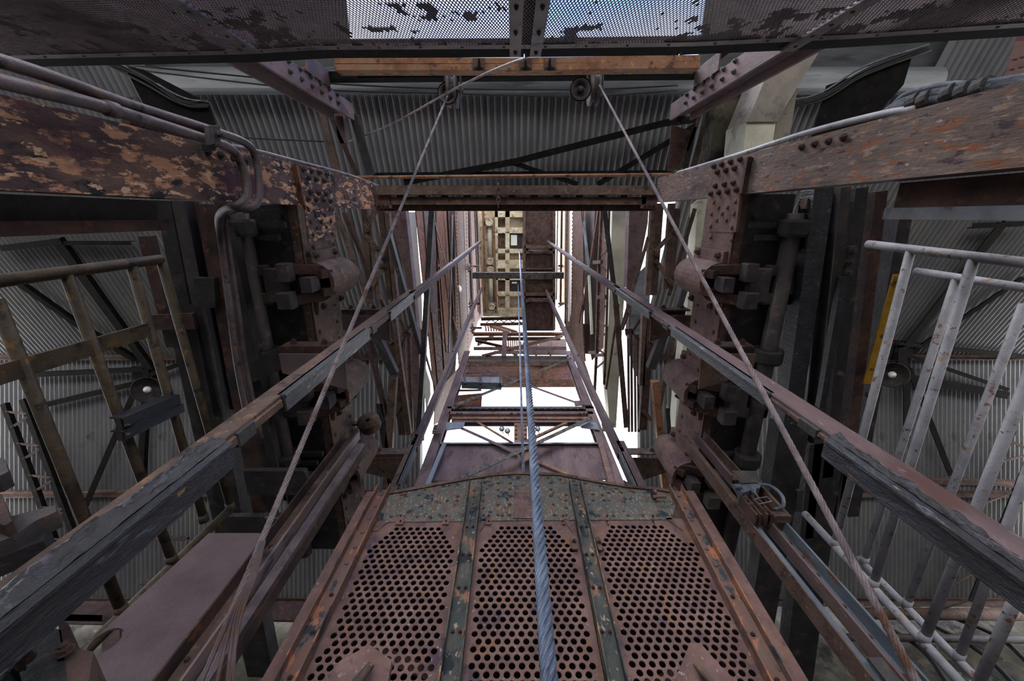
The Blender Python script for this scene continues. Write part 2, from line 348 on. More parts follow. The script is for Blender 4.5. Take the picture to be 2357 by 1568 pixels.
# dark wall bands low on both sides: rails, pipes and beams at the far eave
for pts, w, m, lab in ((((1960,1412),(2400,1416)),24,'brown_rust','thick rusty pipe along the eave at the lower right, topmost one'),
                       (((1900,1466),(2400,1473)),16,'dark_steel','thin dark pipe along the eave at the lower right, under the thick one')):
    bm = B(); p0, p1 = P(*pts[0],('y',9.9)), P(*pts[1],('y',9.9)); tube(bm, [p0,p1], wid(p0,w)/2, 12); one('pipe', bm, m, lab, 'pipe', smooth_=True)
for i, (x0,y0,x1,y1) in enumerate(((1985,1450,2110,1568),(2040,1440,2190,1590),(2130,1430,2357,1600),(2190,1420,2380,1540))):
    bm = B(); tube(bm, smooth([P(x0,y0,('y',10.1)), P((x0+x1)/2+12,(y0+y1)/2-14,('y',10.1)), P(x1,y1,('y',10.1))]), .05, 8)
    one('cable', bm, 'cable_black', ('leftmost','second from the left','third from the left','rightmost')[i]+' black cable sagging on the stained wall, bottom right corner', 'cable', 'cables on the stained wall', True)
t = thing('trestle', 'dark steel trestle low behind the left railing at the bottom', 'trestle')
for a in ((30,1408,300,1412,40),(560,1408,860,1412,40),(300,1238,430,1238,14),(330,1338,560,1338,16),(150,1425,470,1432,22),(255,1380,255,1600,30),(330,1260,420,1180,12),(120,1330,320,1250,12)): mem(t, 'brace', 'dark_rust', 'L', ('y',4.2), *a)

# ------------------------------------------------------------------ mesh gates behind the camera (top of the photo)
GY = ('y', -1.2)
EP = [(-60,157),(217,151),(600,143),(760,134),(1205,132),(1560,127),(1900,112),(2420,79)]
def edge(x):                             # the gates' upper edge is bent and runs slightly out of level
    for (xa,ya),(xb,yb) in zip(EP, EP[1:]):
        if x <= xb: return ya+(yb-ya)*(x-xa)/(xb-xa)
    return EP[-1][1]
t = thing('mesh_gate', 'pair of dark expanded mesh gates bolted together, at the top edge of the photo', 'gate')
for xs in ((-60,217,600,760,1205.5),(1206.5,1560,1900,2420)):
    bm = B(); bl = B(); hp = []
    for xa, xb in zip(xs, xs[1:]):
        p0, p1 = P(xa,edge(xa),GY), P(xb,edge(xb),GY); d_ = Vector((0,0,-.095)); bar(bm, p0+d_, p1+d_, 'L', .19, .06, (0,1,0))
        d_ = Vector((0,.006,-.22)); bar(bl, p0+d_, p1+d_, 'box', .075, .014, (0,1,0)); n_ = max(2, int((p1.x-p0.x)/.28)); hp += [p0.lerp(p1,(i+.5)/n_)+d_ for i in range(n_)]
    obj('top_rail', bm, 'soot_steel', t); obj('lip', bl, 'pipe_steel', t); heads(t, 'rivet', hp, (0,1,0), .012, 'dark_steel')
for xa, xb, w in ((1186,1184,30),(1232,1232,30)):
    bm = B(); p0 = P(xa,124,GY); bar(bm, p0+Vector((0,.02,0)), p0+Vector((0,.02,-1.8)), 'box', .085, .02, (0,1,0)); obj('meeting_stile', bm, 'pipe_steel', t)
    heads(t, 'nut', [p0+Vector((0,.022,-.1-.34*i)) for i in range(5)], (0,1,0), .012, 'black_steel')
bm = B(); p0 = P(1208,130,GY); box(bm, (p0.x-.05,-1.26,p0.z-1.9), (p0.x+.05,-1.25,p0.z+.1)); obj('dark_gap_strip', bm, 'soot_steel', t)  # black strip added to keep the gap between the stiles dark
for x in (578, 1812):
    p0 = P(x,112,GY); bm = B(); bar(bm, p0+Vector((0,.02,0)), p0+Vector((0,.02,-1.8)), 'box', .1, .02, (0,1,0)); obj('stile', bm, 'pipe_steel', t)
    heads(t, 'rivet', [p0+Vector((0,.02,-.1-.17*i)) for i in range(5)], (0,1,0), .014, 'black_steel')
from mathutils import noise as mn
pitch = .021; ex = [P(x,edge(x),GY) for x,_ in EP]
def ztop(x):
    for a, b in zip(ex, ex[1:]):
        if x <= b.x: return a.z+(b.z-a.z)*(x-a.x)/(b.x-a.x)-.24
    return ex[-1].z-.24
bm = B(); H = 1.3; sl = .40; xlo, xhi = ex[0].x, ex[-1].x
for sgn in (1, -1):
    x = xlo-H*sl
    while x < xhi+H*sl:
        za = ztop(x); bar(bm, (x,-1.2-.002*sgn,za), (x+sgn*H*sl,-1.2-.002*sgn,za-H), 'box', .0042, .005, (0,1,0)); x += pitch
obj('wire_mesh', bm, 'wire_mesh', t, kind='stuff')
bm = B(); c = pitch/2/sl; rows = int(.62/c)
for j in range(rows):
    dz = .01+j*c
    for i in range(int((xhi-xlo)/pitch)):
        x = xlo+(i+.5*(j%2))*pitch
        v = .55*mn.fractal(Vector((x*2.6, dz*3.0, 1.7)), .9, 2.2, 6)+.55*mn.noise(Vector((x*11,dz*6,4)))+.25*mn.noise(Vector((x*40,dz*20,9)))+max(0,.45-dz*5)+(.18 if abs(x) > 1.1 else 0)
        if v > .33:
            z = ztop(x)-dz; a = pitch*.5
            bm.faces.new([bm.verts.new((x+p, -1.203, z+q)) for p, q in ((a,0),(0,c),(-a,0),(0,-c))])
obj('caked_grime', bm, 'dark_steel', t, kind='stuff')

# ------------------------------------------------------------------ columns and beams right behind the mesh gates
for s, lab, xa in ((-1,'purple rusty steel column left of the two pulleys, under the mesh gate',-2.42),(1,'purple rusty steel column right of the two pulleys, under the mesh gate',2.42)):
    t = thing('steel_column', lab, 'column')
    bm = B(); bar(bm, (xa,-1.52,FL), (xa,-1.52,6.85), 'I', .22, .34, (-s,0,0)); obj('shaft', bm, 'mauve_rust', t)
    bm = B(); bar(bm, (xa-s*.03,-1.72,5.35), (xa-s*.03,-1.72,6.0), 'C', .2, .12, (-s,0,0)); obj('bracket', bm, 'dark_rust', t)
    heads(t, 'nut', [(xa-s*.005,-1.6+.1*j,5.0+.25*i) for i in range(6) for j in range(2)], (-s,0,0), .022, 'dark_steel')
def ybox(name, lab, m, y0, y1, z0, z1, x0, x1, cat='beam', g=None):
    bm = B(); box(bm, (x0,y0,z0), (x1,y1,z1)); return one(name, bm, m, lab, cat, g)
yb = thing('double_beam', 'double orange rusty cross beam just under the mesh gates', 'beam')
for a, b in ((133,146),(147.5,161)):
    bm = B(); prism(bm, [P(x,y,('z',5.3)) for x,y in ((770,a),(1190,a-.5),(1612,a-7),(1612,b-5),(1190,b),(770,b))], (0,0,.2)); obj('beam', bm, 'orange_rust', yb)
for x in (1102,1210,1266):
    bm = B(); prism(bm, [P(x+e,y,('z',5.28)) for e,y in ((-14,134),(14,134),(14,162),(-14,162))], (0,0,.02)); obj('splice_plate', bm, 'dark_rust', yb)
    bm = B(); prism(bm, [P(x+e,y,('z',5.2)) for e,y in ((-2,134),(2,134),(2,158),(-2,158))], (0,0,.08)); obj('web', bm, 'soot_steel', yb)
    heads(yb, 'nut', [P(x-7,155,('z',5.28)), P(x+8,155,('z',5.28))], (0,0,-1), .022, 'brown_rust')
t = thing('pulley_beam', 'black cross beam the two rope pulleys hang from', 'beam')
bm = B(); prism(bm, [P(x,y,('z',6.0)) for x,y in ((745,164),(1612,158),(1612,173),(745,180))], (0,0,.2)); obj('beam', bm, 'soot_steel', t)
bm = B(); prism(bm, [P(x,y,('z',5.98)) for x,y in ((822,172),(1550,165),(1550,167),(822,174))], (0,0,.02)); obj('edge_strip', bm, 'gutter_zinc', t)
def pulley(x, y, lab):
    t = thing('pulley', lab, 'pulley'); c = P(x, y, ('z',5.95)); c = c+Vector((0,0,0))
    bm = B(); lathe(bm, c+Vector((-.05,0,0)), (1,0,0), [(.02,-.01),(.2,-.01),(.2,.02),(.15,.045),(.15,.06),(.2,.085),(.2,.11),(.02,.11)], 24); obj('wheel', bm, 'dark_steel', t, smooth_=False)
    for dx in (-.1, .1):
        bm = B(); prism(bm, [c+Vector((dx,-.26,-.02)), c+Vector((dx,-.26,.08)), c+Vector((dx,.06,.03)), c+Vector((dx,.06,-.05))], (.015,0,0)); obj('cheek', bm, 'black_steel', t)
    bm = B(); tube(bm, [c-Vector((.13,0,0)), c+Vector((.14,0,0))], .03, 10); obj('axle', bm, 'dark_steel', t)
    return c
pulL = pulley(1042,209,'left one of the two pulleys under the black beam, pale rope running off it')
pulR = pulley(1367,204,'right one of the two pulleys under the black beam, beside the round lamp')
def pendant(x, y, z, lab, r=.135):
    c = P(x, y, ('z',z)); t = thing('lamp', lab, 'lamp')
    bm = B(); lathe(bm, c, (0,0,1), [(r,0),(r,.03),(r*.75,.08),(r*.35,.12),(r*.3,.2),(0,.2)], 20); obj('shade', bm, 'soot_steel', t, smooth_=True)
    bm = B(); lathe(bm, c, (0,0,1), [(r*.92,.005),(r*.6,.02),(r*.55,.05),(0,.05)], 20); obj('reflector', bm, 'dark_steel', t, smooth_=True)
    bm = B(); lathe(bm, c, (0,0,-1), [(0,.02),(.03,.01),(.045,-.02),(.03,-.05)], 12); obj('bulb', bm, 'black_steel', t)
    bm = B(); tube(bm, [c+Vector((0,0,.2)), c+Vector((0,0,.45))], .02, 8); obj('stem', bm, 'black_steel', t)
pendant(1337,205,5.7,'round black lamp beside the right hand pulley')
pendant(1030,214,5.8,'round black lamp half hidden behind the left hand pulley', .13)

# ropes running off the pulleys, thin wire, thin rods
def ropeobj(lab, m, p0, p1, r, pitch, **k):
    bm = B(); rope(bm, p0, p1, r, pitch, **k); return one('wire_rope', bm, m, lab, 'rope')
pl = P(600,1255,('y',1.2)); p2 = down(pulL+Vector((0,.15,-.1)), pl, -.6)
a0 = P(1032,218,('z',5.9))
def line_to(x0,y0,pl0,x1,y1,pl1,z):
    p0, p1 = P(x0,y0,pl0), P(x1,y1,pl1); return p0, p0+(p1-p0)*((z-p0.z)/(p1.z-p0.z))
a, b = line_to(1033,214,('z',5.9),598,1255,('y',1.25),.3)
ropeobj('pale wire rope from the left pulley down across the left guide rail', 'rope_weathered', a, b, .0125, .15, per=26)
a, b = line_to(1376,188,('z',5.9),2105,1560,('y',1.25),.3)
ropeobj('pale wire rope from the right pulley down across the right guide rail', 'rope_weathered', a, b, .0125, .15, per=26)
# tail of the left rope frays into loose strands
for i in range(5):
    x0 = 598+random.uniform(-8,8); bm = B()
    tube(bm, smooth([P(600+i*2,1248,('y',1.22)), P(575+i*3,1330,('y',1.2)), P(530+6*i,1420,('y',1.2)), P(470+16*i+random.uniform(-20,20),1600,('y',1.2))]), .006, 6)
    one('rope_strand', bm, 'rope_dark', 'loose brown strand at the frayed lower end of the left rope', 'rope', 'frayed rope strands', True)
bm = B(); tube(bm, smooth([P(1212,134,('z',4.2)), P(1170,148,('z',4.5)), P(1100,178,('z',5.0)), P(1030,214,('z',5.6)), P(900,286,('z',6.6)), P(797,328,('z',7.2))]), .013, 8)
one('cable', bm, 'rope_weathered', 'thin grey cable slanting from the gate joint to the left column', 'cable', smooth_=True)
bm = B(); p0, p1 = P(818,409,('z',5.3)), P(1545,402,('z',5.3)); tube(bm, [p0,p1], .02, 8); one('rod', bm, 'orange_rust', 'thin orange rusty rod across above the double cross beam', 'rod', smooth_=True)
bm = B(); tube(bm, smooth([P(380,300,('z',7.2)), P(560,317,('z',7.2)), P(745,326,('z',7.2))]), .012, 6); one('wire', bm, 'cable_black', 'thin black wire over the corrugated sheets above the left beam', 'wire', smooth_=True)
for i, (y0, y1) in enumerate(((196,203),(212,214))):
    bm = B(); tube(bm, smooth([P(300,150+i*10,('z',7.3)), P(700,y0-8,('z',7.3)), P(1000,y1,('z',7.3)), P(1330,y0+10,('z',7.3)), P(1560,y1-6,('z',7.3))]), .014, 6)
    one('wire', bm, 'cable_black', ('upper','lower')[i]+' of two black wires strung along the round grey gutter', 'wire', 'wires along the gutter', True)

# posts that hang under those columns, left and right
t = thing('hanger_frame', 'rusty angle iron struts hanging from the left purple column', 'frame')
for x0,y0,x1,y1,wd,m in ((728,212,776,396,13,'brown_rust'),(745,235,822,404,9,'dark_rust'),(775,228,788,330,18,'mauve_rust'),(812,262,852,402,17,'black_steel')): mem(t,'strut',m,'L',('z',6.9),x0,y0,x1,y1,wd)
t = thing('hanger_frame', 'rusty angle iron struts hanging from the right purple column', 'frame')
for x0,y0,x1,y1,wd,m in ((1637,200,1566,386,8,'brown_rust'),(1649,188,1594,396,13,'brown_rust'),(1658,200,1628,370,12,'black_steel'),(1598,292,1575,400,12,'black_steel'),(1620,180,1560,280,16,'dark_rust')): mem(t,'strut',m,'L',('z',6.9),x0,y0,x1,y1,wd)
plate(t, 'web_plate', 'brown_rust', ('z',7.0), [(1545,288),(1590,300),(1580,385),(1538,395)], .02)

# concrete bracket at the upper right, dark sheets beside it
t = thing('concrete_bracket', 'pale grey cranked concrete strut behind the right riveted beam', 'concrete strut')
plate(t, 'strut', 'grey_concrete', ('z',5.6), [(1790,112),(1890,112),(1788,280),(1720,281)], .5)
plate(t, 'foot', 'pale_concrete', ('z',5.62), [(1718,282),(1786,281),(1775,350),(1708,380)], .5)
plate(t, 'side_face', 'grey_concrete', ('z',5.9), [(1788,280),(1836,203),(1815,330),(1773,350)], .3)
plate(t, 'wing_wall', 'stained_concrete', ('z',6.2), [(1655,180),(1800,112),(1722,281),(1700,380),(1630,390)], .3)
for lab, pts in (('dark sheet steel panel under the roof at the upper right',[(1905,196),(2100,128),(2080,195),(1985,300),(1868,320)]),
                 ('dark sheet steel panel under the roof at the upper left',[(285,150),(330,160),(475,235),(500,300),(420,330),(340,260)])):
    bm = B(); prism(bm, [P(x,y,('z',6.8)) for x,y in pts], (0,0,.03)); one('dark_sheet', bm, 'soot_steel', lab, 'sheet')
for s, pts, lab in ((1,[(1660,235),(1860,230),(1990,160),(2140,105)],'bundle of black cables drooping at the upper right under the mesh gate'),(-1,[(230,130),(330,180),(420,230),(480,236)],'thin bundle of cables drooping at the upper left beside the grey sheet')):
    t = thing('cable_bundle', lab, 'cables')
    for i in range(5):
        bm = B(); tube(bm, smooth([P(x+random.uniform(-4,4),y+4*i-6+random.uniform(-5,5),('z',6.76)) for x,y in pts]), .016, 6); obj('cable', bm, 'cable_black' if i else 'hose_grey', t, smooth_=True)
bm = B(); prism(bm, [P(x,y,('y',-.9)) for x,y in ((2336,95),(2400,92),(2400,168),(2312,177))], (0,-.02,0)); t = thing('splice_plate','pink plate with rivets in the top right corner','plate'); obj('plate', bm, 'pink_plate', t)
heads(t, 'rivet', [P(x,y,('y',-.9)) for x,y in ((2335,137),(2329,160),(2352,132),(2350,155))], (0,1,0), .013, 'pink_plate')

# ================================================================== the two big columns and the catch beams
def offs(pts, s, off=(0,0)): return [((x)/s+off[0], (y)/s+off[1]) for x, y in pts]
NUTL = offs([(2050,1150),(2107,1160),(2160,1170),(2210,1183),(2088,1207),(2140,1217),(2193,1227),(2100,1303),(2155,1310),(2205,1315),(2083,1352),(2138,1357),(2190,1360),(2237,1365)], 2.946)
RIVL = offs([(1095,115),(1350,115),(1185,185),(1290,185),(1120,265),(1250,265),(1365,260),(1205,345),(1310,330),(1150,420),(1385,410),(1160,565),(1395,535)], 5.2275, (500,460))
NUTR = offs([(740,1268),(820,1248),(912,1222),(1010,1195),(775,1330),(862,1312),(952,1290),(755,1472),(848,1455),(940,1440),(708,1552),(790,1540),(880,1528),(970,1510)], 4.481, (1480,100))
RIVR = offs([(750,30),(1010,20),(805,95),(915,90),(722,170),(850,165),(990,165),(785,245),(900,245),(710,320),(965,330),(710,450),(962,480)], 5.2275, (1500,460))
HS = {}
for s, xf, y0, y1, m, side in ((-1,-1.6,-.365,-.08,'peeling_rust','left'),(1,1.68,-.425,-.155,'grey_rust','right')):
    d = -s; pl = ('x', xf)
    t = thing('riveted_column', {'left':'big steel beam with peeling salmon paint, upper left','right':'big grey-brown rusty steel beam, upper right'}[side], 'column')
    bm = B(); bar(bm, (xf,(y0+y1)/2,FL), (xf,(y0+y1)/2,4.93), 'C', y1-y0, .13, (d,0,0)); obj('shaft', bm, m, t)
    bp = ((476,350),(506,358),(535,364),(563,370)) if side == 'left' else ((1847,339),(1877,332),(1909,325),(1944,317))
    heads(t, 'bolt', [P(x,y,pl) for x,y in bp], (d,0,0), .015, 'black_steel' if side == 'left' else 'dark_rust')
    pg = [(684,378),(757,393),(768,470),(777,550),(712,557),(700,470)] if side == 'left' else [(1722,360),(1637,382),(1634,470),(1630,533),(1693,535),(1703,450)]
    plate(t, 'gusset_plate', 'peeling_rust' if side == 'left' else 'pink_rust', ('x',xf+d*.02), pg, .02)
    mem(t, 'edge_angle', 'orange_rust' if side == 'left' else 'dark_rust', 'box', ('x',xf+d*.035), *((684,380,702,470,8) if side == 'left' else (1719,362,1704,445,10)), h=.035)
    heads(t, 'nut', [P(x,y,('x',xf+d*.021)) for x,y in (NUTL if side == 'left' else NUTR)], (d,0,0), .0175, 'dark_steel' if side == 'left' else 'dark_rust')
    heads(t, 'rivet', [P(x,y,('x',xf+d*.021)) for x,y in (RIVL if side == 'left' else RIVR)], (d,0,0), .019, 'dark_rust' if side == 'left' else 'pink_rust')
    # the beam that carries the catches, running away from the camera
    b = thing('catch_beam', 'riveted beam carrying the three catches on the %s side of the shaft' % side, 'beam')
    mb = 'dark_rust'
    bm = B(); box(bm, (min(xf,xf+s*.4), y1, 3.1), (max(xf,xf+s*.4), 3.1, 3.6)); obj('beam', bm, 'black_steel', b)
    bm = B(); box(bm, (min(xf+d*.004,xf+d*.014), y1, 3.1), (max(xf+d*.004,xf+d*.014), 3.1, 3.6)); obj('web', bm, 'pink_rust' if side == 'right' else 'brown_rust', b)
    bm = B(); bar(bm, (xf+s*.03,y1,3.095), (xf+s*.03,3.1,3.095), 'box', .06, .012, (0,0,-1)); obj('corner_angle', bm, 'brown_rust', b)
    heads(b, 'rivet', [(xf+d*.014, y, z) for z in (3.16,3.5) for y in [.75+.16*i for i in range(15)] if min(abs(y-q) for q in (.5,1.47,2.3)) > .22], (d,0,0), .02, 'brown_rust')
    heads(b, 'rivet', [(xf+s*.12, -.0+.2*i, 3.095) for i in range(14)], (0,0,-1), .02, 'black_steel')
    for k, yc in enumerate((.5, 1.47, 2.3)):
        word = ('nearest','middle','farthest')[k]
        c = thing('cage_catch', '%s of the three cage catches on the %s beam, rusty saddle with dark forked lever' % (word, side), 'catch', 'cage catches on the %s beam' % side)
        out = [(xf+d*.016,yc-.24),(xf+d*.045,yc-.24),(xf+d*.05,yc-.17)]+[(xf+d*(.05+.15*math.sin(a)), yc-.155*math.cos(a)) for a in [math.pi*i/12 for i in range(13)]]+[(xf+d*.05,yc+.17),(xf+d*.045,yc+.24),(xf+d*.016,yc+.24),(xf+d*.016,yc+.15)]
        inn = [(xf+d*(.02+.15*math.sin(a)), yc+.14*math.cos(a)) for a in [math.pi*i/12 for i in range(13)]]+[(xf+d*.016,yc-.15)]
        bm = B(); prism(bm, [Vector((x,y,3.13)) for x,y in out+inn], (0,0,.5)); obj('saddle', bm, 'pink_rust' if side == 'right' else 'brown_rust', c)
        bm = B(); lathe(bm, (xf+d*.06,yc,3.63), (0,0,1), [(0,-.02),(.13,-.02),(.14,.0),(.14,.03),(.09,.04),(.085,.12),(0,.12)], 16); obj('end_cap', bm, 'brown_rust', c)
        heads(c, 'bolt', [(xf+d*.045, yc+e, z) for e in (-.205,.205) for z in (3.2,3.55)], (d,0,0), .024, 'brown_rust')
        bm = B()
        for e in (-1, 1):
            bar(bm, (xf+d*.13,yc+e*.10,3.12), (xf-d*.06,yc+e*.12,3.0), 'box', .07, .09, (0,0,-1))
            bar(bm, (xf+d*.15,yc+e*.10,3.18), (xf+d*.1,yc+e*.10,3.09), 'box', .08, .06, (0,e,0))
        obj('fork', bm, 'dark_rust', c)
        bm = B(); x1, x2 = xf-d*.04, xf-d*.46
        for a, q in (((x1,yc-.17,2.93),(xf-d*.13,yc-.03,3.03)),((x1,yc+.04,2.9),(xf-d*.15,yc+.17,3.0)),((xf-d*.1,yc-.13,2.97),(xf-d*.26,yc+.13,3.05)),
                     ((xf-d*.24,yc-.15,2.99),(x2,yc-.07,3.06)),((xf-d*.24,yc+.06,2.99),(x2,yc+.15,3.06)),((xf-d*.42,yc-.15,2.99),(x2,yc+.15,3.06))):
            box(bm, [min(u,v) for u,v in zip(a,q)], [max(u,v) for u,v in zip(a,q)])
        bmesh.ops.bevel(bm, geom=bm.edges[:], offset=.008, segments=1, affect='EDGES'); obj('lever', bm, 'dark_steel', c)
        bm = B(); box(bm, (min(xf+d*.02,xf+d*.1),yc-.06,2.96), (max(xf+d*.02,xf+d*.1),yc+.05,3.1)); obj('wedge', bm, 'dark_steel', c)
        if k == 0: HS[side] = c
    sx = xf-d*.36
    sh = thing('catch_shaft', 'dark greasy shaft linking the cage catches on the %s side' % side, 'shaft')
    bm = B(); tube(bm, [(sx,-.02,3.0),(sx,3.05,3.0)], .062, 16); obj('shaft', bm, 'dark_steel', sh, smooth_=True)
    for yy in (.02, 1.0, 1.95):
        bm = B(); lathe(bm, (sx,yy,3.0), (0,1,0), [(0,0),(.1,0),(.11,.02),(.11,.1),(.1,.12),(0,.12)], 16); obj('collar', bm, 'black_steel', sh)
        bm = B(); box(bm, (min(sx,sx+d*.3),yy+.02,3.02), (max(sx,sx+d*.3),yy+.06,3.06)); box(bm, (min(sx,sx+d*.24),yy+.11,3.02), (max(sx,sx+d*.24),yy+.15,3.06)); obj('foot', bm, 'black_steel', sh)
    bm = B(); box(bm, (min(sx-d*.02,sx-d*.12),-.12,2.94), (max(sx-d*.02,sx-d*.12),-.05,3.0)); obj('wedge', bm, 'brown_rust', sh)
    # bracket that ties the guide rail to the catch beam
    xr = (-1.255,1.42)[s > 0]
    for zz, yy, word in ((2.86,.92,'lower'),(3.98,.9,'upper')):
        br = thing('rail_bracket', '%s dark angle bracket holding the near %s guide rail' % (word, side), 'bracket')
        xo = xf+s*.12; bm = B(); bar(bm, (xr+d*.02,yy,zz), (xo,yy,zz), 'L', .12, .09, (0,-1,0)); obj('angle', bm, 'dark_rust', br)
        bm = B(); prism(bm, [(xr+d*.02,yy+.05,zz-.09),(xo,yy+.05,zz-.09),(xo,yy+.2,zz-.09),(xr+d*.02,yy+.32,zz-.12)], (0,0,.015)); obj('gusset', bm, 'plate_dust' if side=='left' else 'brown_rust', br)
        heads(br, 'nut', [(xr+(xo-xr)*f, yy-.002, zz+.01) for f in (.35,.85)], (0,-1,0), .02, 'dark_rust')
    # far brackets
    br = thing('rail_bracket', 'dark angle bracket holding the far %s guide rail' % side, 'bracket')
    bm = B(); bar(bm, (xr+d*.03,2.68,4.15), (xf+s*.2,2.68,4.15), 'L', .13, .09, (0,-1,0)); obj('angle', bm, 'brown_rust', br)
    bm = B(); prism(bm, [(xr,2.72,4.06),(xf+s*.2,2.72,4.06),(xf+s*.2,2.9,4.06),(xr,3.05,4.02)], (0,0,.015)); obj('gusset', bm, 'brown_rust', br)
    heads(br, 'nut', [(xf,2.678,4.16)], (0,-1,0), .025, 'brown_rust')

# ------------------------------------------------------------------ guide rails
def guide(label, sgn, a1, a2, b1, b2, segs, top, grease, zwide=None):
    t = thing('guide_rail', label, 'guide rail'); X = lambda a: sgn*a
    def bx(nm, m, xa, xb, ya, yb, za, zb):
        bm = B(); box(bm, (min(X(xa),X(xb)),ya,za), (max(X(xa),X(xb)),yb,zb)); bmesh.ops.bevel(bm, geom=bm.edges[:], offset=.006, segments=1, affect='EDGES'); return obj(nm, bm, m, t)
    z0 = segs[-1][1]
    bx('backing_beam', 'brown_rust' if sgn < 0 else 'mauve_rust', a1+.02, a2, b1, b1+.03, FL, z0+.25)
    bx('backing_web', 'dark_rust', a2-.03, a2, b1+.02, b2+.03, FL, z0+.25)
    for za, zb in segs:
        e = .03 if za < 0 else 0
        bx('rail_head', 'greasy_steel', a1-e, a1+.045, b1, b2+e*.4, za, zb)
        bx('rail_lip', 'greasy_steel', a1-e-.008, a1+.01, b1-.004, b1+.02, za, zb-.004)
        if za < 0:
            bm = B(); nu, nv = 12, 260; wdt = .088 if sgn < 0 else .04; from_ = a1-.012; gr = []
            for j in range(nv+1):
                z = FL+(zb-FL-.002)*j/nv; row = []
                for i_ in range(nu+1):
                    u = i_/nu; q = Vector((u*wdt*30*sgn+z*2.2, z*11, 3.3)); hgt = .005+.020*max(0, .35+mn.fractal(q, .8, 2.1, 5)*.8)+.004*mn.noise(q*4)
                    hgt *= min(1, 6*u+.25)*min(1, 5*(1-u)+.1); row.append(bm.verts.new((X(from_+u*(wdt+.01*mn.noise(Vector((z*9,1,sgn))))), b1-.004-hgt, z)))
                gr.append(row)
            for ra, rb in zip(gr, gr[1:]):
                for i_ in range(nu): bm.faces.new((ra[i_], ra[i_+1], rb[i_+1], rb[i_]))
            obj('caked_grease', bm, 'tar_steel', t, smooth_=True)
        if False: bx('caked_grease', 'tar_steel', a1-.01, a1+(.09 if sgn < 0 else .035), b1-.012, b1+.01, FL, zb)
    for za, zb in zip([s_[1] for s_ in segs[:-1]], [s_[0] for s_ in segs[1:]]):
        bx('joint_block', 'black_steel', a1+.005, a1+.05, b1+.01, b2-.015, za+.08, za+.2)
        bx('joint_strip', 'brown_rust', a1+.01, a1+.04, b1+.02, b2-.03, za+.0, zb)
    bx('upper_rail', 'worn_rail', a1, a1+.075, b1, b2, z0, top)
    bx('upper_lip', 'worn_rail', a1-.012, a1+.012, b1+.02, b2-.02, z0, top)
    heads(t, 'bolt', [(X(a1+.05), b1-.002, z) for z in (z0+.1, z0+.16, z0+3.4, z0+3.46)], (0,-1,0), .01, 'dark_rust')
guide('near left guide rail with black greasy running face', -1, 1.135, 1.255, .85, .945, [(FL,1.38),(1.81,3.05),(3.62,4.55)], 15.2, 1)
guide('near right guide rail with black greasy running face', 1, 1.285, 1.42, .85, .925, [(FL,1.41),(1.83,3.1),(3.62,4.9)], 15.2, 1)
guide('far left guide rail rising behind the perforated cage', -1, 1.14, 1.235, 2.6, 2.72, [(FL,3.3),(3.42,4.15)], 15.2, 0)
guide('far right guide rail rising behind the perforated cage', 1, 1.28, 1.41, 2.69, 2.82, [(FL,3.3),(3.42,4.15)], 15.2, 0)

# ------------------------------------------------------------------ corner channels beside the cage, dusty plate
t = thing('corner_guide', 'double rusty channel slanting beside the dusty plate, lower left', 'guide')
def zbox(root, nm, m, x0, x1, y0, y1, z0, z1):
    bm = B(); box(bm, (x0,y0,z0), (x1,y1,z1)); return obj(nm, bm, m, root)
zbox(t,'web','brown_rust',-1.455,-1.335,1.86,1.87,FL,3.08); zbox(t,'flange','dark_rust',-1.455,-1.445,1.79,1.86,FL,3.08); zbox(t,'flange','rail_steel',-1.345,-1.333,1.79,1.86,FL,3.08)
zbox(t,'runner','pipe_steel',-1.305,-1.25,1.83,1.86,FL,2.95); zbox(t,'runner_back','dark_rust',-1.27,-1.245,1.86,1.93,FL,2.95)
heads(t,'rivet',[(-1.425,1.859,z) for z in (1.0,1.25,1.7,1.76,1.82,1.88,2.35)],(0,-1,0),.014,'dark_rust')
heads(t,'bolt',[(-1.36,1.859,z) for z in (1.05,1.3,1.6,1.9)],(0,-1,0),.009,'dark_rust')
t = thing('corner_guide', 'double blue-grey channel slanting below the square wire handle, lower right', 'guide')
for z0, z1, m, m2 in ((FL,2.0,'blue_grey_steel','blue_grey_steel'),(2.0,3.08,'brown_rust','brown_rust')):
    zbox(t,'web',m,1.585,1.685,1.86,1.87,z0,z1); zbox(t,'flange',m2,1.675,1.687,1.79,1.86,z0,z1); zbox(t,'flange','mauve_rust',1.583,1.597,1.79,1.86,z0,z1)
    zbox(t,'runner',m,1.475,1.53,1.83,1.86,z0,z1); zbox(t,'runner_edge','brown_rust',1.47,1.478,1.80,1.9,z0,z1)
heads(t,'rivet',[(1.655,1.859,z) for z in (1.35,1.5,1.68,1.8,1.9)]+[(1.62,1.859,z) for z in (1.42,1.6,1.85)],(0,-1,0),.012,'dark_rust')
heads(t,'rivet',[(1.62,1.858,1.12),(1.62,1.858,1.22),(1.66,1.858,1.17),(1.55,1.83,1.15)],(0,-1,0),.022,'dark_rust')
zbox(t,'splice_plate','dark_steel',1.52,1.60,1.8,1.815,.9,1.22)
for x in (1.475,1.5,1.54,1.57): zbox(t,'clamp_bar','dark_rust',x,x+.012,1.72,1.8,1.98,2.16)
zbox(t,'clamp_frame','brown_rust',1.57,1.7,1.74,1.79,1.99,2.03); zbox(t,'clamp_frame','brown_rust',1.565,1.585,1.74,1.79,2.03,2.35); zbox(t,'clamp_frame','brown_rust',1.68,1.70,1.74,1.79,2.03,2.3)
heads(t,'bolt',[(1.49,1.72,2.06),(1.55,1.72,2.02),(1.49,1.72,2.12),(1.55,1.72,2.1)],(0,-1,0),.012,'brown_rust')
sw = thing('switch_box', 'small grey switch box with a square wire pull handle, lower right', 'switch box'); pl = ('y',1.7)
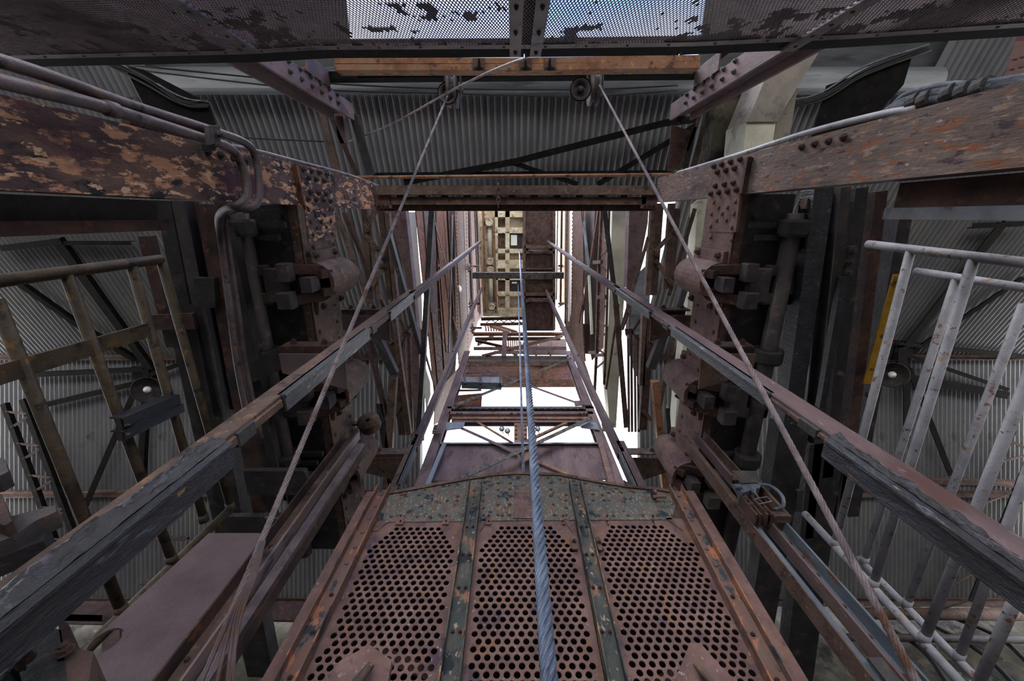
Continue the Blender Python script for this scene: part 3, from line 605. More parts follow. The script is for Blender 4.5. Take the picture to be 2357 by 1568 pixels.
bm = B(); prism(bm, [P(x,y,pl) for x,y in ((1686,1090),(1738,1092),(1752,1110),(1750,1122),(1708,1135),(1700,1112))], (0,.09,0)); obj('housing', bm, 'hose_grey', sw)
bm = B(); prism(bm, [P(x,y,('y',1.69)) for x,y in ((1684,1083),(1736,1084),(1756,1110),(1706,1112))], (0,.012,0)); obj('cover', bm, 'dark_steel', sw)
bm = B(); tube(bm, [P(1690,1121,pl),P(1706,1122,pl)], .018, 10); tube(bm, [P(1730,1122,pl),P(1738,1136,pl)], .015, 10); obj('gland', bm, 'hose_grey', sw)
bm = B(); q = [P(x,y,('y',1.66)) for x,y in ((1736,1132),(1742,1140),(1748,1147),(1736,1151),(1746,1161),(1776,1154),(1766,1144),(1748,1147))]; tube(bm, q, .004, 6); obj('wire_handle', bm, 'rope_weathered', sw)
bm = B(); tube(bm, smooth([P(x,y,pl) for x,y in ((1745,1114),(1775,1120),(1800,1142),(1802,1165),(1784,1173))]), .011, 8); obj('flex_cable', bm, 'hose_grey', sw, smooth_=True)
bm = B(); lathe(bm, P(1692,1104,pl), (.4,0,1), [(.02,-.03),(.028,-.02),(.02,-.01),(.028,0),(.02,.01),(.028,.02),(.02,.03)], 10); obj('spring', bm, 'brown_rust', sw)
pt = thing('dusty_plate', 'dusty mauve steel plate with a round hole, lower left', 'plate'); pl = ('y',1.9)
bm = B(); o_ = [P(x,y,pl) for x,y in ((482,1231),(628,1231))]; o_ += [down(P(628,1231,pl),P(455,1480,pl),-.2), down(P(482,1231,pl),P(200,1492,pl),-.2)]
hc = P(245,1480,pl); hr = .062
V = [bm.verts.new(p) for p in o_]; Hh = [bm.verts.new(hc+Vector((hr*math.cos(a),0,hr*math.sin(a)))) for a in [2*math.pi*i/20 for i in range(20)]]
E = [bm.edges.new((a,b)) for L_ in (V,Hh) for a,b in zip(L_, L_[1:]+L_[:1])]
bmesh.ops.triangle_fill(bm, use_beauty=True, edges=E); bmesh.ops.solidify(bm, geom=bm.faces[:], thickness=.012); obj('plate', bm, 'plate_dust', pt)
bm = B(); tube(bm, [hc+Vector((1.0*hr*math.cos(a),-.004,hr*math.sin(a))) for a in [2*math.pi*i/20 for i in range(21)]], .003, 6); obj('hole_rim', bm, 'dark_rust', pt)
bm = B(); tube(bm, [P(610,1192,('y',1.86)), P(660,1195,('y',1.86))], .008, 6); obj('stay', bm, 'pipe_steel', pt)

# ------------------------------------------------------------------ railings
def railing(name, label, m, x, stiles, bars, r, extra=()):
    t = thing(name, label, 'railing'); pl = ('x', x)
    for nm, pts in stiles:
        q = [P(a,b,pl) for a,b in pts]; bm = B(); tube(bm, q if len(q) == 2 else smooth(q,4), r, 12); obj(nm, bm, m, t, smooth_=True)
    for a in bars:
        q = [P(a[0],a[1],pl), P(a[2],a[3],pl)]; bm = B(); tube(bm, q, r*.92, 12); o = obj('bar', bm, m, t, smooth_=True)
        bm = B(); v = (q[1]-q[0]).normalized(); tube(bm, [q[1]-v*.06, q[1]], r*1.12, 12); obj('socket', bm, m, o, smooth_=True)
    for nm, a, mm, h in extra: mem(t, nm, mm, 'box', ('x',x+.02*(1 if x < 0 else -1)), *a, h=h)
    return t
railing('pipe_railing', 'old yellow-brown pipe railing on the left', 'old_yellow_pipe', -2.2, [('stile',((-60,655),(370,597))),('stile',((532,1170),(190,1505)))],
        [(370,597,532,1172),(303,612,470,1200),(152,630,398,1295),(-10,690,282,1412)], .029, [('cross_strap',(-60,882,350,758,38),'old_yellow_pipe',.02)])
railing('pipe_railing', 'white rust-spotted pipe railing on the right, nearer row with the long top pipe', 'white_paint', 2.2, [('stile',((1998,562),(2420,613))),('stile',((1852,1182),(2240,1603)))],
        [(2097,574,1920,1258),(2242,594,2008,1352),(2420,740,2124,1478),(2420,1195,2240,1600)], .024)
railing('pipe_railing', 'white rust-spotted pipe railing on the right, second row behind the nearer one', 'white_paint', 2.5, [('stile',((2108,624),(2420,673))),('stile',((1975,1285),(2310,1625)))],
        [(2202,640,1987,1298),(2358,700,2085,1398),(2420,935,2204,1522)], .022)
t = thing('greasy_angle', 'pair of black greasy angle irons clamped across the left railing', 'angle iron')
for a in ((288,972,415,918,22),(290,1002,424,938,20)): mem(t, 'angle', 'greasy_steel', 'L', ('x',-2.1), *a, h=.08)
mem(t, 'clip', 'black_steel', 'box', ('x',-2.12), 285,960,292,1012,18)
# ------------------------------------------------------------------ bunched dark channels on both sides (running away from the camera)
def ybars(label, z, rows):
    t = thing('channel_bundle', label, 'channel')
    for x0,y0,x1,y1,wd,kind,m in rows: mem(t, 'channel', m, kind, ('z',z), x0,y0,x1,y1,wd, h=.14)
    return t
t = ybars('bunch of black steel channels left of the left catches', 2.86, [(374,462,522,1232,30,'C','black_steel'),(408,462,505,960,26,'I','dark_steel'),(470,470,612,1250,38,'C','dark_rust'),(520,520,640,1130,20,'L','black_steel'),(420,700,600,1560,70,'C','black_steel'),(330,545,395,800,26,'J','dark_rust')])
plate(t,'link_plate','dark_rust',('z',2.8),[(348,726),(442,722),(450,758),(356,760)],.03); plate(t,'link_plate','black_steel',('z',2.8),[(444,640),(492,640),(496,708),(456,712)],.05); plate(t,'link_plate','black_steel',('z',2.8),[(520,860),(640,800),(650,850),(530,905)],.05)
plate(t,'link_plate','black_steel',('z',2.8),[(560,1085),(700,1085),(720,1140),(570,1140)],.05); plate(t,'link_plate','black_steel',('z',2.8),[(500,1190),(660,1190),(668,1228),(505,1228)],.05)
t = ybars('bunch of dark greasy steel channels right of the right catches', 2.9, [(1898,432,1805,1110,40,'C','greasy_steel'),(1948,430,1862,1240,20,'I','dark_steel'),(1985,432,1905,1100,26,'C','black_steel'),(2030,440,1945,1150,24,'J','dark_rust'),(2085,500,1965,1190,26,'C','black_steel'),(1830,980,1720,1640,60,'C','black_steel'),(1905,1020,1830,1640,70,'C','black_steel'),(1975,1000,1930,1200,30,'L','black_steel')])
mem(t,'yellow_strip','yellow_paint','box',('z',2.84),2068,632,1997,884,20,h=.01,label='yellow painted strip')
mem(t,'crusted_edge','tar_steel','box',('z',2.83),1945,640,1893,940,14,h=.05)
plate(t,'link_plate','dark_steel',('z',2.83),[(1956,568),(1975,566),(1964,634),(1945,634)],.03); heads(t,'nut',[P(1960,577,('z',2.83)),P(1955,602,('z',2.83)),P(1950,627,('z',2.83)),P(1932,862,('z',2.83)),P(1999,907,('z',2.83))],(0,0,-1),.022,'dark_steel')
plate(t,'link_plate','dark_steel',('z',2.83),[(1836,1132),(1850,1128),(1846,1180),(1830,1178)],.03)
for s, pts, lab, m in ((-1,((-60,452),(362,462),(370,530),(-60,570)),'black steel post under the left peeling column, cut off at its top','black_steel'),(1,((2065,422),(2420,408),(2420,507),(2056,505)),'dark steel channel post under the right column, pale flange along its edge','dark_rust')):
    pl = ('x', s*1.78); q = [P(x,y,pl) for x,y in pts]; t = thing('post', lab, 'post')
    ya, yb_ = min(p.y for p in q[1:3]) if s<0 else min(q[0].y,q[3].y), 0
    yy = sorted([q[0 if s>0 else 1].y, q[3 if s>0 else 2].y]); zt_ = (q[0 if s>0 else 1].z+q[3 if s>0 else 2].z)/2
    bm = B(); box(bm, (min(s*1.78,s*1.95),yy[0],FL), (max(s*1.78,s*1.95),yy[1],zt_)); obj('shaft', bm, m, t)
    bm = B(); box(bm, (min(s*1.74,s*1.78),yy[1]-.05,FL), (max(s*1.74,s*1.78),yy[1],zt_)); obj('flange', bm, 'dark_rust' if s<0 else 'gutter_zinc', t)

# pipes bent round the left column
def pipe(lab, m, r, pts, name='pipe'):
    bm = B(); tube(bm, smooth([P(x,y,('x',xx)) for x,y,xx in pts], 6), r, 12); return one(name, bm, m, lab, 'pipe', smooth_=True)
pipe('upper one of two grey pipes along the left column, with a bend at its end', 'pipe_steel', .021, [(-60,122,-1.5),(120,178,-1.5),(300,242,-1.5),(500,304,-1.5),(566,330,-1.5),(588,362,-1.5),(596,420,-1.5),(594,462,-1.5),(574,478,-1.52),(540,482,-1.6),(515,500,-1.75),(523,560,-1.9),(545,700,-1.9),(566,850,-1.9),(600,1010,-1.9)])
pipe('lower one of two grey pipes along the left column, with a bend at its end', 'pipe_steel', .022, [(-60,172,-1.48),(100,212,-1.48),(250,250,-1.48),(480,322,-1.48),(530,342,-1.48),(553,372,-1.48),(567,420,-1.48),(566,455,-1.48),(545,474,-1.5),(520,482,-1.6),(504,505,-1.75),(510,560,-1.9),(528,700,-1.9),(548,850,-1.9),(580,1010,-1.9)])
bm = B(); tube(bm, [P(243,248,('x',-1.48)), P(268,255,('x',-1.48))], .028, 12); one('pipe_coupling', bm, 'pipe_steel', 'pipe coupling on the lower grey pipe, upper left', 'coupling', smooth_=True)
t = thing('pipe_clamp', 'flat steel clamp holding the two grey pipes, upper left', 'clamp')
for x in (486, 500): plate(t, 'strap', 'dark_steel', ('x',-1.44), [(x-6,290),(x+6,288),(x+8,330),(x-4,334)], .02)
plate(t, 'foot', 'dark_steel', ('x',-1.5), [(465,332),(498,336),(496,348),(466,344)], .03); heads(t, 'nut', [P(502,309,('x',-1.43))], (1,0,0), .014, 'dark_steel')
pipe('thin pale conduit along the upper edge of the left column', 'rope_weathered', .012, [(520,333,-1.62),(600,350,-1.62),(700,376,-1.62),(800,402,-1.62),(872,428,-1.62)], 'conduit')
pipe('thin white conduit along the upper edge of the right column', 'white_paint', .016, [(1560,398,1.7),(1700,356,1.7),(1860,305,1.7),(2020,265,1.7),(2110,250,1.7)], 'conduit')
bm = B(); rope(bm, P(290,284,('x',-1.62)), P(470,330,('x',-1.62)), .02, .12); one('rope_end', bm, 'rope_dark', 'old frayed rope lying along the left column behind the two grey pipes', 'rope')
t = thing('hose_bundle', 'bundle of dark grey hoses tied along the right column, upper right', 'hose')
for i in range(4):
    bm = B(); tube(bm, smooth([P(2035+8*i,262-7*i,('x',1.72)), P(2090,238-6*i+random.uniform(-3,3),('x',1.72)), P(2170,222-7*i+random.uniform(-4,4),('x',1.72)), P(2260,208-5*i,('x',1.72)), P(2420,176-3*i,('x',1.72))]), .02-.002*i, 8); obj('hose', bm, 'hose_grey', t, smooth_=True)
for x, y in ((2110,234),(2136,229),(2190,216),(2225,210),(2262,203)):
    bm = B(); p = P(x,y,('x',1.72)); lathe(bm, p, (0,.2,1), [(0,-.02),(.036,-.02),(.038,0),(.036,.02),(0,.02)], 12); obj('band', bm, 'black_steel', t)
bm = B(); box(bm, P(2030,272,('x',1.72))-Vector((.02,.03,.05)), P(2030,272,('x',1.72))+Vector((.02,.03,.05))); obj('end_fitting', bm, 'brown_rust', t)

# lamps on the truss posts
def bell_lamp(x, y, lab, aim):
    c = PR(x, y, .9); t = thing('lamp', lab, 'lamp'); r = wid(c, 29); aim = (-c).normalized()*.6+Vector(aim)*.8
    bm = B(); lathe(bm, c, aim, [(r,.0),(r*1.02,-.01),(r*.92,-.16),(r*.55,-.3),(r*.3,-.42),(0,-.42)], 24); obj('shade', bm, 'dark_steel', t, smooth_=True)
    bm = B(); lathe(bm, c, aim, [(r*.97,-.005),(r*.86,-.15),(r*.5,-.27),(0,-.3)], 24); obj('reflector', bm, 'dark_steel', t, smooth_=True)
    bm = B(); lathe(bm, c, aim, [(0,.02),(r*.2,0),(r*.27,-.06),(r*.2,-.13),(r*.12,-.2),(0,-.2)], 16); obj('bulb', bm, 'glass_bulb', t, smooth_=True)
    a = Vector(aim).normalized(); bm = B(); tube(bm, smooth([c-a*.42, c-a*.55, PR(x+10,y-30,.3)]), .03, 8); obj('arm', bm, 'dark_rust', t, smooth_=True)
bell_lamp(336,898,'round enamel lamp with a white bulb, left, below the truss', (.1,-.1,-1))
bell_lamp(2056,864,'round enamel lamp with a white bulb, right, behind the white railing', (-.25,0,-1))
# grooved pulley by the middle left catch
t = thing('pulley', 'small grooved pulley beside the left catch beam', 'pulley'); c = P(850,975,('x',-1.42))
bm = B(); lathe(bm, c, (.1,.9,.35), [(.02,-.05),(.105,-.05),(.11,-.035),(.04,0),(.11,.035),(.105,.05),(.02,.05)], 24); obj('wheel', bm, 'brown_rust', t, smooth_=True)
bm = B(); bar(bm, c+Vector((-.2,0,.0)), c+Vector((.05,0,.07)), 'box', .06, .02, (0,-1,0)); obj('arm', bm, 'dark_steel', t)

# lower left corner castings
t = thing('buffer_casting', 'dark castings with two bolts in the bottom left corner', 'casting')
heads(t, 'nut', [P(150,1500,('y',1.03)), P(60,1520,('y',1.03))], (0,-1,0), .014, 'dark_rust')
for pts, m in (([(20,1420),(140,1450),(160,1600),(-40,1640),(-60,1500)],'black_steel'),([(130,1410),(160,1440),(170,1490),(140,1480)],'dark_rust'),([(150,1490),(215,1500),(200,1600),(90,1600)],'dark_rust'),([(-60,1440),(60,1480),(60,1600),(-60,1640)],'black_steel')): plate(t,'block',m,('y',1.05),pts,.12)
t = thing('hook_plate', 'dark forged hook plate at the left edge under the railing', 'hook')
for pts, m, y in (([(-40,1210),(20,1190),(90,1172),(128,1163),(130,1178),(80,1200),(30,1235),(-40,1262)],'dark_steel',1.05),([(-40,1262),(50,1235),(100,1205),(112,1215),(100,1245),(40,1268),(-40,1300)],'black_steel',1.1),([(-40,1050),(10,1055),(20,1085),(-5,1098),(-40,1105)],'dark_steel',1.0),([(-40,1120),(5,1140),(28,1200),(10,1210),(-40,1190)],'dark_rust',1.0)): plate(t,'plate',m,('y',y),pts,.07)

# ================================================================== the perforated cage
YC = 1.93; C0 = ('y', YC)
cg = thing('mine_cage', 'riveted mine cage with three perforated steel panels, bottom centre', 'cage')
ZB = FL+.12
plate_pts = [(866,1139),(920,1132),(1031,1111),(1130,1094),(1189,1090),(1287,1093),(1339,1103),(1444,1121),(1514,1127),(1562,1137),(1546,1196),(1200,1198),(884,1202)]
bm = B(); prism(bm, [P(x,y,C0) for x,y in plate_pts], (0,.014,0)); obj('head_plate', bm, 'pitted_paint', cg)
arch = [(858,1141),(920,1133),(1031,1112),(1130,1095),(1189,1091),(1287,1094),(1339,1104),(1444,1122),(1514,1128),(1570,1138)]
bm = B(); 
for a, b in zip(arch, arch[1:]): bar(bm, P(*a,C0)+Vector((0,-.012,0)), P(*b,C0)+Vector((0,-.012,0)), 'L', .03, .05, (0,-1,0))
obj('rim_angle', bm, 'brown_rust', cg)
bm = B(); prism(bm, [P(x,y,('y',YC-.008)) for x,y in ((1183,1133),(1227,1133),(1229,1193),(1181,1193))], (0,.008,0)); obj('patch_plate', bm, 'pink_rust', cg)
rp = [(924,1139),(978,1128),(1034,1118),(1080,1109),(1132,1100),(1262,1100),(1290,1104),(1320,1108),(1346,1113),(1382,1119),(1418,1125),(1452,1131)]
rp += [(900+30*i,1190-.15*i) for i in range(5)]+[(1126+30*i,1187) for i in range(2)]+[(1378+34*i,1187) for i in range(6)]
rp += [(932,1139),(964,1140),(995,1140),(1054,1143),(1030,1153),(1052,1153),(1147,1113),(1175,1113),(1147,1128),(1174,1127),(1147,1142),(1174,1141),(1146,1162),(1173,1162),(1146,1186),(1173,1186),(1268,1112),(1268,1127),(1268,1142),(1273,1162),(1276,1186),(1364,1138),(1386,1140),(1401,1135),(1430,1134),(1459,1133),(1365,1152),(1390,1152)]
rp += [(1190+15*(i%3)+7*(j%2),1138+13*j) for j in range(5) for i in range(3)]
heads(cg, 'rivet', [P(x,y,C0) for x,y in rp], (0,-1,0), .0125, 'brown_rust')
heads(cg, 'rivet', [P(x,y,C0) for x in (1076,1113) for y in (1140,1153,1170,1186)]+[P(x,y,C0) for x in (1303,1342) for y in (1140,1153,1170,1186)], (0,-1,0), .0115, 'brown_rust')
def chan(nm, m, top, bot, xw0, xw1, dep, zt=None):
    c0, c1 = P(*top,C0), P(*bot,C0); e = down(c0,c1,ZB); bm = B()
    a0 = wid(c0,xw0); t = .007
    for q in (-1, 1):
        o = Vector((q*(a0/2-t/2),0,0)); bar(bm, c0+o+Vector((0,-dep,0)), e+o+Vector((0,-dep,0)), 'box', t, dep, (0,-1,0))
    bar(bm, c0+Vector((0,-.014,-.02)), e+Vector((0,-.014,0)), 'box', a0, .012, (0,-1,0)); return obj(nm, bm, m, cg), c0, e, a0
for top, bot, a, b, m in (((1094.5,1121),(1037,1568),29,53,'worn_channel'),((1323,1121),(1417,1568),27,53,'worn_channel')):
    _, c0, e, a0 = chan('stiffener', m, top, bot, a, b, .055)
    heads(cg, 'rivet', [c0+Vector((0,-.014,-.06-.07*i)) for i in range(4)], (0,-1,0), .011, 'brown_rust')
    heads(cg, 'bolt', [c0.lerp(e,f)+Vector((q*.018,-.014,0)) for f in (.105,.16,.215,.275,.34,.41) for q in (-1,1)], (0,-1,0), .008, 'dark_rust')
for top, bot, a, b, m, ot, ob, mo in (((886,1127),(668,1568),30,62,'orange_channel',(856,1137),(625,1568),'pink_rust'),((1553,1130),(1785,1568),30,66,'orange_channel',(1585,1135),(1836,1568),'pink_rust')):
    _, c0, e, a0 = chan('corner_post', m, top, bot, a, b, .055)
    heads(cg, 'rivet', [c0.lerp(e,f)+Vector((0,-.014,0)) for f in (.02,.05,.08,.11,.14,.17)], (0,-1,0), .012, 'pink_rust')
    heads(cg, 'bolt', [c0.lerp(e,f)+Vector((.0,-.014,0)) for f in (.22,.27,.32,.37,.42,.47)], (0,-1,0), .009, 'dark_rust')
    o0, o1 = P(*ot,C0), P(*ob,C0); bm = B(); bar(bm, o0+Vector((0,-.02,0)), down(o0,o1,ZB)+Vector((0,-.02,0)), 'L', .07, .07, (0,-1,0)); obj('corner_angle', bm, mo, cg)
# perforated panels: every hole is cut in the sheet
DX, DZ, HR, HN = .0454, .0362, .0154, 14
def perforated(quad, zstop=1.02):
    tl, tr, br, bl = [P(x,y,('y',YC+.006)) for x,y in quad]
    bm = B(); z = min(tl.z,tr.z)-.05; y = YC+.006; row = 0; th = .006
    def lx(zz, a, b): return a.x+(b.x-a.x)*(zz-a.z)/(b.z-a.z)
    zs = z
    bm.faces.new([bm.verts.new(q) for q in ((lx(zs,tl,bl),y,zs),(lx(zs,tr,br),y,zs),(tr.x,y,tr.z),(tl.x,y,tl.z))])
    while z > zstop:
        x0, x1 = lx(z-DZ/2,tl,bl), lx(z-DZ/2,tr,br); off = DX/2 if row % 2 else 0
        ch = max(0, (.15-(zs-z))*.75)               # the upper corners carry no holes
        g = math.floor((x0+.012)/DX)*DX+off; cells = []
        while g+DX < x1-.008:
            if g > x0+.008+ch and g+DX < x1-.008-ch: cells.append(g)
            g += DX
        if cells:
            for a, b in ((x0,cells[0]),(cells[-1]+DX,x1)): bm.faces.new([bm.verts.new(q) for q in ((a,y,z-DZ),(b,y,z-DZ),(b,y,z),(a,y,z))])
        for g in cells:
            cx, cz = g+DX/2, z-DZ/2; ci, co, cb = [], [], []
            for k in range(HN):
                a = 2*math.pi*k/HN; c_, s_ = math.cos(a), math.sin(a); q = min((DX/2)/max(abs(c_),1e-6), (DZ/2)/max(abs(s_),1e-6))
                rect = (cx+c_*q, y, cz+s_*q)
                ci.append(bm.verts.new((cx+c_*HR, y, cz+s_*HR))); co.append(bm.verts.new(rect)); cb.append(bm.verts.new((cx+c_*HR*.97, y+th, cz+s_*HR*.97)))
            ca = sorted(range(HN), key=lambda k: 0)
            corner = {}
            for k in range(HN):
                k2 = (k+1) % HN; a1 = 2*math.pi*(k+.5)/HN
                p, q = co[k].co, co[k2].co
                if abs(p.x-q.x) > 1e-5 and abs(p.z-q.z) > 1e-5:
                    cc = bm.verts.new((cx+math.copysign(DX/2,math.cos(a1)), y, cz+math.copysign(DZ/2,math.sin(a1)))); bm.faces.new((ci[k],co[k],cc,co[k2],ci[k2]))
                else: bm.faces.new((ci[k],co[k],co[k2],ci[k2]))
                bm.faces.new((ci[k],ci[k2],cb[k2],cb[k]))
        z -= DZ; row += 1
    bm.faces.new([bm.verts.new(q) for q in ((lx(ZB,tl,bl),y,ZB),(lx(ZB,tr,br),y,ZB),(lx(z,tr,br),y,z),(lx(z,tl,bl),y,z))])
    return obj('perforated_panel', bm, 'pink_rust', cg)
perforated([(866,1200),(1070,1198),(1012,1568),(694,1568)])
perforated([(1100,1198),(1323,1197),(1392,1568),(1062,1568)])
perforated([(1352,1196),(1576,1194),(1764,1568),(1442,1568)])
for pts in ([(884,1196),(900,1196),(868,1222),(856,1222)],[(1068,1196),(1078,1196),(1073,1228)],[(1110,1196),(1124,1196),(1105,1224)],[(1297,1196),(1308,1196),(1318,1226)],[(1345,1194),(1357,1194),(1353,1224)],[(1530,1192),(1545,1192),(1572,1222)]):
    bm = B(); prism(bm, [P(x,y,C0) for x,y in pts], (0,.005,0)); obj('corner_gusset', bm, 'brown_rust', cg)
for x in (922,1027,1125,1296,1397,1503):
    bm = B(); a, b = P(x-5,1186,('y',YC-.006)), P(x+5,1207,('y',YC-.006)); box(bm, (a.x,YC-.006,b.z), (b.x,YC+.004,a.z)); obj('clip', bm, 'pink_rust', cg)
    heads(cg, 'nut', [P(x,1188,('y',YC-.006)), P(x,1200,('y',YC-.006))], (0,-1,0), .006, 'dark_rust')
for x, y in ((1321,1249),(1379,1251)):
    bm = B(); a, b = P(x-9,y-15,('y',YC-.02)), P(x+9,y+15,('y',YC-.02)); box(bm, (a.x,YC-.02,b.z), (b.x,YC-.008,a.z)); obj('lug', bm, 'brown_rust', cg); heads(cg,'nut',[P(x,y-2,('y',YC-.02))],(0,-1,0),.011,'dark_rust')
bm = B(); tube(bm, [P(1503,1144,('y',YC-.05)),P(1533,1143,('y',YC-.05))], .011, 8); obj('latch_pin', bm, 'pink_rust', cg)
bm = B(); a = P(1503,1145,C0); box(bm, (a.x-.012,YC-.07,a.z-.03), (a.x+.012,YC,a.z+.02)); obj('latch_lug', bm, 'brown_rust', cg)
xl, xr = P(858,1141,C0).x-.0, P(1575,1138,C0).x
zt = P(884,1198,C0).z
for nm, a, b in (('side_wall',(xl-.02,YC+.02,ZB),(xl,3.5,zt)),('side_wall',(xr,YC+.02,ZB),(xr+.02,3.5,zt)),('back_wall',(xl-.02,3.5,ZB),(xr+.02,3.52,zt)),('roof_plate',(xl-.02,YC+.015,zt),(xr+.02,3.52,zt+.02)),('floor_plate',(xl-.02,YC+.02,FL),(xr+.02,3.52,ZB))):
    bm = B(); box(bm, a, b); obj(nm, bm, 'dark_rust', cg)
bm = B(); bar(bm, (xl+.1,2.6,zt-.35), (xr-.1,2.9,zt-.9), 'L', .08, .06, (0,-1,0)); bar(bm, (xr-.1,2.6,zt-.45), (xl+.1,2.9,zt-1.0), 'L', .08, .06, (0,-1,0)); obj('inner_brace', bm, 'pink_rust', cg)
for lab, poly, slot in (('slotted rusty lever plate at the bottom edge, left of the cage panels',[(782,1522),(850,1484),(902,1520),(880,1640),(700,1640)],((855,1530),(800,1590))),
                        ('slotted rusty lever plate at the bottom edge, right of the cage panels',[(1556,1560),(1588,1480),(1614,1482),(1690,1570),(1720,1660),(1560,1660)],((1602,1528),(1650,1600)))):
    t = thing('slotted_lever', lab, 'lever'); pl = ('y',1.6)
    bm = B(); prism(bm, [P(x,y,pl) for x,y in poly], (0,.03,0)); obj('plate', bm, 'pink_rust', t)
    bm = B(); bar(bm, P(*slot[0],pl)+Vector((0,-.002,0)), P(*slot[1],pl)+Vector((0,-.002,0)), 'box', .03, .01, (0,-1,0)); obj('slot_liner', bm, 'black_steel', t)
    bm = B(); tube(bm, [P(*slot[0],('y',1.57)), P(slot[1][0]+12,slot[1][1],('y',1.57))], .013, 8); obj('pin', bm, 'brown_rust', t, smooth_=True)

# ------------------------------------------------------------------ hoisting ropes
def hoist(lab, pa, pb, r, pitch, per, zb=FL):
    a, b = pa, pb; bm = B(); rope(bm, b+(a-b)*((b.z-zb)/(b.z-a.z)), b, r, pitch, per=per); one('hoisting_rope', bm, 'rope_steel', lab, 'rope')
hoist('thick blue-grey hoisting rope in front of the cage', P(1264,1568,('y',.9)), P(1195,573,('z',15.0)), .019, .20, 34)
hoist('thinner looking blue-grey hoisting rope coming up behind the cage', P(1205,1090,('y',2.7)), P(1192.5,655,('z',15.0)), .019, .20, 20, zt+.02)

# ================================================================== the tower above
# double cross beam just overhead
t = thing('cross_beam', 'double rusty cross beam between the two big columns, centre', 'beam')
for y0,y1,x0,x1,z0,m in ((-.335,-.235,-1.55,1.66,4.86,'brown_rust'),(-.215,-.13,-1.42,1.56,4.9,'brown_rust')):
    bm = B(); bar(bm, (x0,(y0+y1)/2,z0), (x1,(y0+y1)/2,z0), 'C', y1-y0, .12, (0,0,-1)); obj('beam', bm, m, t)
bm = B(); box(bm, (-1.62,-.15,4.99), (1.72,-.06,5.03)); obj('flange_plate', bm, 'brown_rust', t)
for x in (-1.5,1.6):
    bm = B(); box(bm, (x-.09,-.24,4.9), (x+.09,-.09,4.95)); obj('end_cleat', bm, 'pink_rust', t); heads(t,'nut',[(x-.05+.05*i,-.12,4.9) for i in range(3)],(0,0,-1),.016,'dark_rust')
for i in range(11):
    x = -1.3+.26*i; bm = B(); box(bm, (x-.04,-.24,4.9), (x+.04,-.21,4.93)); obj('spacer', bm, 'black_steel', t)
ch = thing('chain', 'short rusty chain hooked across the middle of the double cross beam', 'chain')
pa, pb = P(1147,424,('z',4.82)), P(1147,476,('z',4.82))
for i in range(5):
    c = pa.lerp(pb,(i+.5)/5); v = (pb-pa).normalized(); n = Vector((1,0,0)) if i%2 else Vector((0,0,1)); L_ = (pb-pa).length/5*.68
    bm = B(); tube(bm, [c+v*L_*math.cos(a)+n*L_*.55*math.sin(a) for a in [2*math.pi*k/14 for k in range(15)]], .007, 6); obj('link', bm, 'brown_rust', ch, smooth_=True)

# front frame of the tower
FY = ('y',4.5)
t = thing('tower_front_frame', 'riveted front frame of the tower with crossed braces, above the cage', 'tower frame')
for x0,y0,x1,y1,wd in ((965,1125,1068,830,26),(1428,1122,1312,822,28)):
    p0, p1 = P(x0,y0,FY), P(x1,y1,FY); bm = B(); p1 = down(p0,p1,13.2); bar(bm, down(p1,p0,FL), p1, 'I', .2, .22, (0,-1,0)); obj('leg', bm, 'mauve_rust', t)
for x0,y0,x1,y1,wd,m in ((981,1123,1023,1020,10,'blue_grey_steel'),(1408,1112,1380,1010,12,'pink_rust')): mem(t,'leg_flange',m,'box',('y',4.42),x0,y0,x1,y1,wd)
for x0,x1,y,wd,m,kind in ((1030,1367,938,10,'dark_steel','L'),(1033,1365,950,13,'mauve_rust','box'),(1040,1362,962,10,'orange_rust','box'),(1044,1360,970,8,'mauve_rust','L'),
                          (1010,1384,1020,7,'blue_grey_steel','L'),(1080,1309,820,7,'dark_steel','L'),(1078,1307,830,11,'brown_rust','box')): mem(t,'cross_beam',m,kind,FY,x0,y,x1,y,wd,h=.15)
heads(t,'rivet',[P(1045+15*i,942,('y',4.49)) for i in range(21)],(0,-1,0),.022,'dark_steel'); heads(t,'rivet',[P(x,952,('y',4.49)) for x in (1053,1062,1178,1193,1335,1344,1352)],(0,-1,0),.03,'black_steel')
plate(t,'wall_plate','mauve_rust',('y',4.56),[(1006,1024),(1382,1024),(1412,1102),(984,1108)],.02)
mem(t,'plate_edge','dark_rust','L',('y',4.54),986,1108,1412,1103,7)
for x0,y0,x1,y1,wd,m,yy in ((1050,932,1312,825,9,'worn_channel',4.4),(1092,838,1182,874,6,'brown_rust',4.48),(1182,874,1325,926,7,'mauve_rust',4.48),(1059,984,1188,1042,9,'mauve_rust',4.48),
                            (1030,1115,1360,962,12,'worn_channel',4.35),(1238,1061,1336,1103,7,'orange_rust',4.5),(1100,972,1180,1020,7,'orange_rust',4.5),(1304,972,1212,1014,7,'orange_rust',4.5)): mem(t,'brace',m,'L',('y',yy),x0,y0,x1,y1,wd)
plate(t,'gusset_plate','orange_rust',('y',4.4),[(1190,1036),(1224,1034),(1228,1056),(1206,1062)],.02); plate(t,'gusset_plate','blue_grey_steel',('y',4.46),[(1028,972),(1070,972),(1066,985),(1026,990)],.02); plate(t,'gusset_plate','blue_grey_steel',('y',4.46),[(1330,972),(1372,972),(1380,990),(1338,984)],.02)
plate(t,'gusset_plate','mauve_rust',('y',4.46),[(1320,923),(1358,920),(1362,932),(1324,934)],.02)
plate(t,'centre_post','orange_rust',FY,[(1184,974),(1213,974),(1214,1018),(1183,1018)],.1); heads(t,'rivet',[P(x,y,('y',4.49)) for x in (1188,1209) for y in (980,990,1000,1010)],(0,-1,0),.025,'brown_rust')
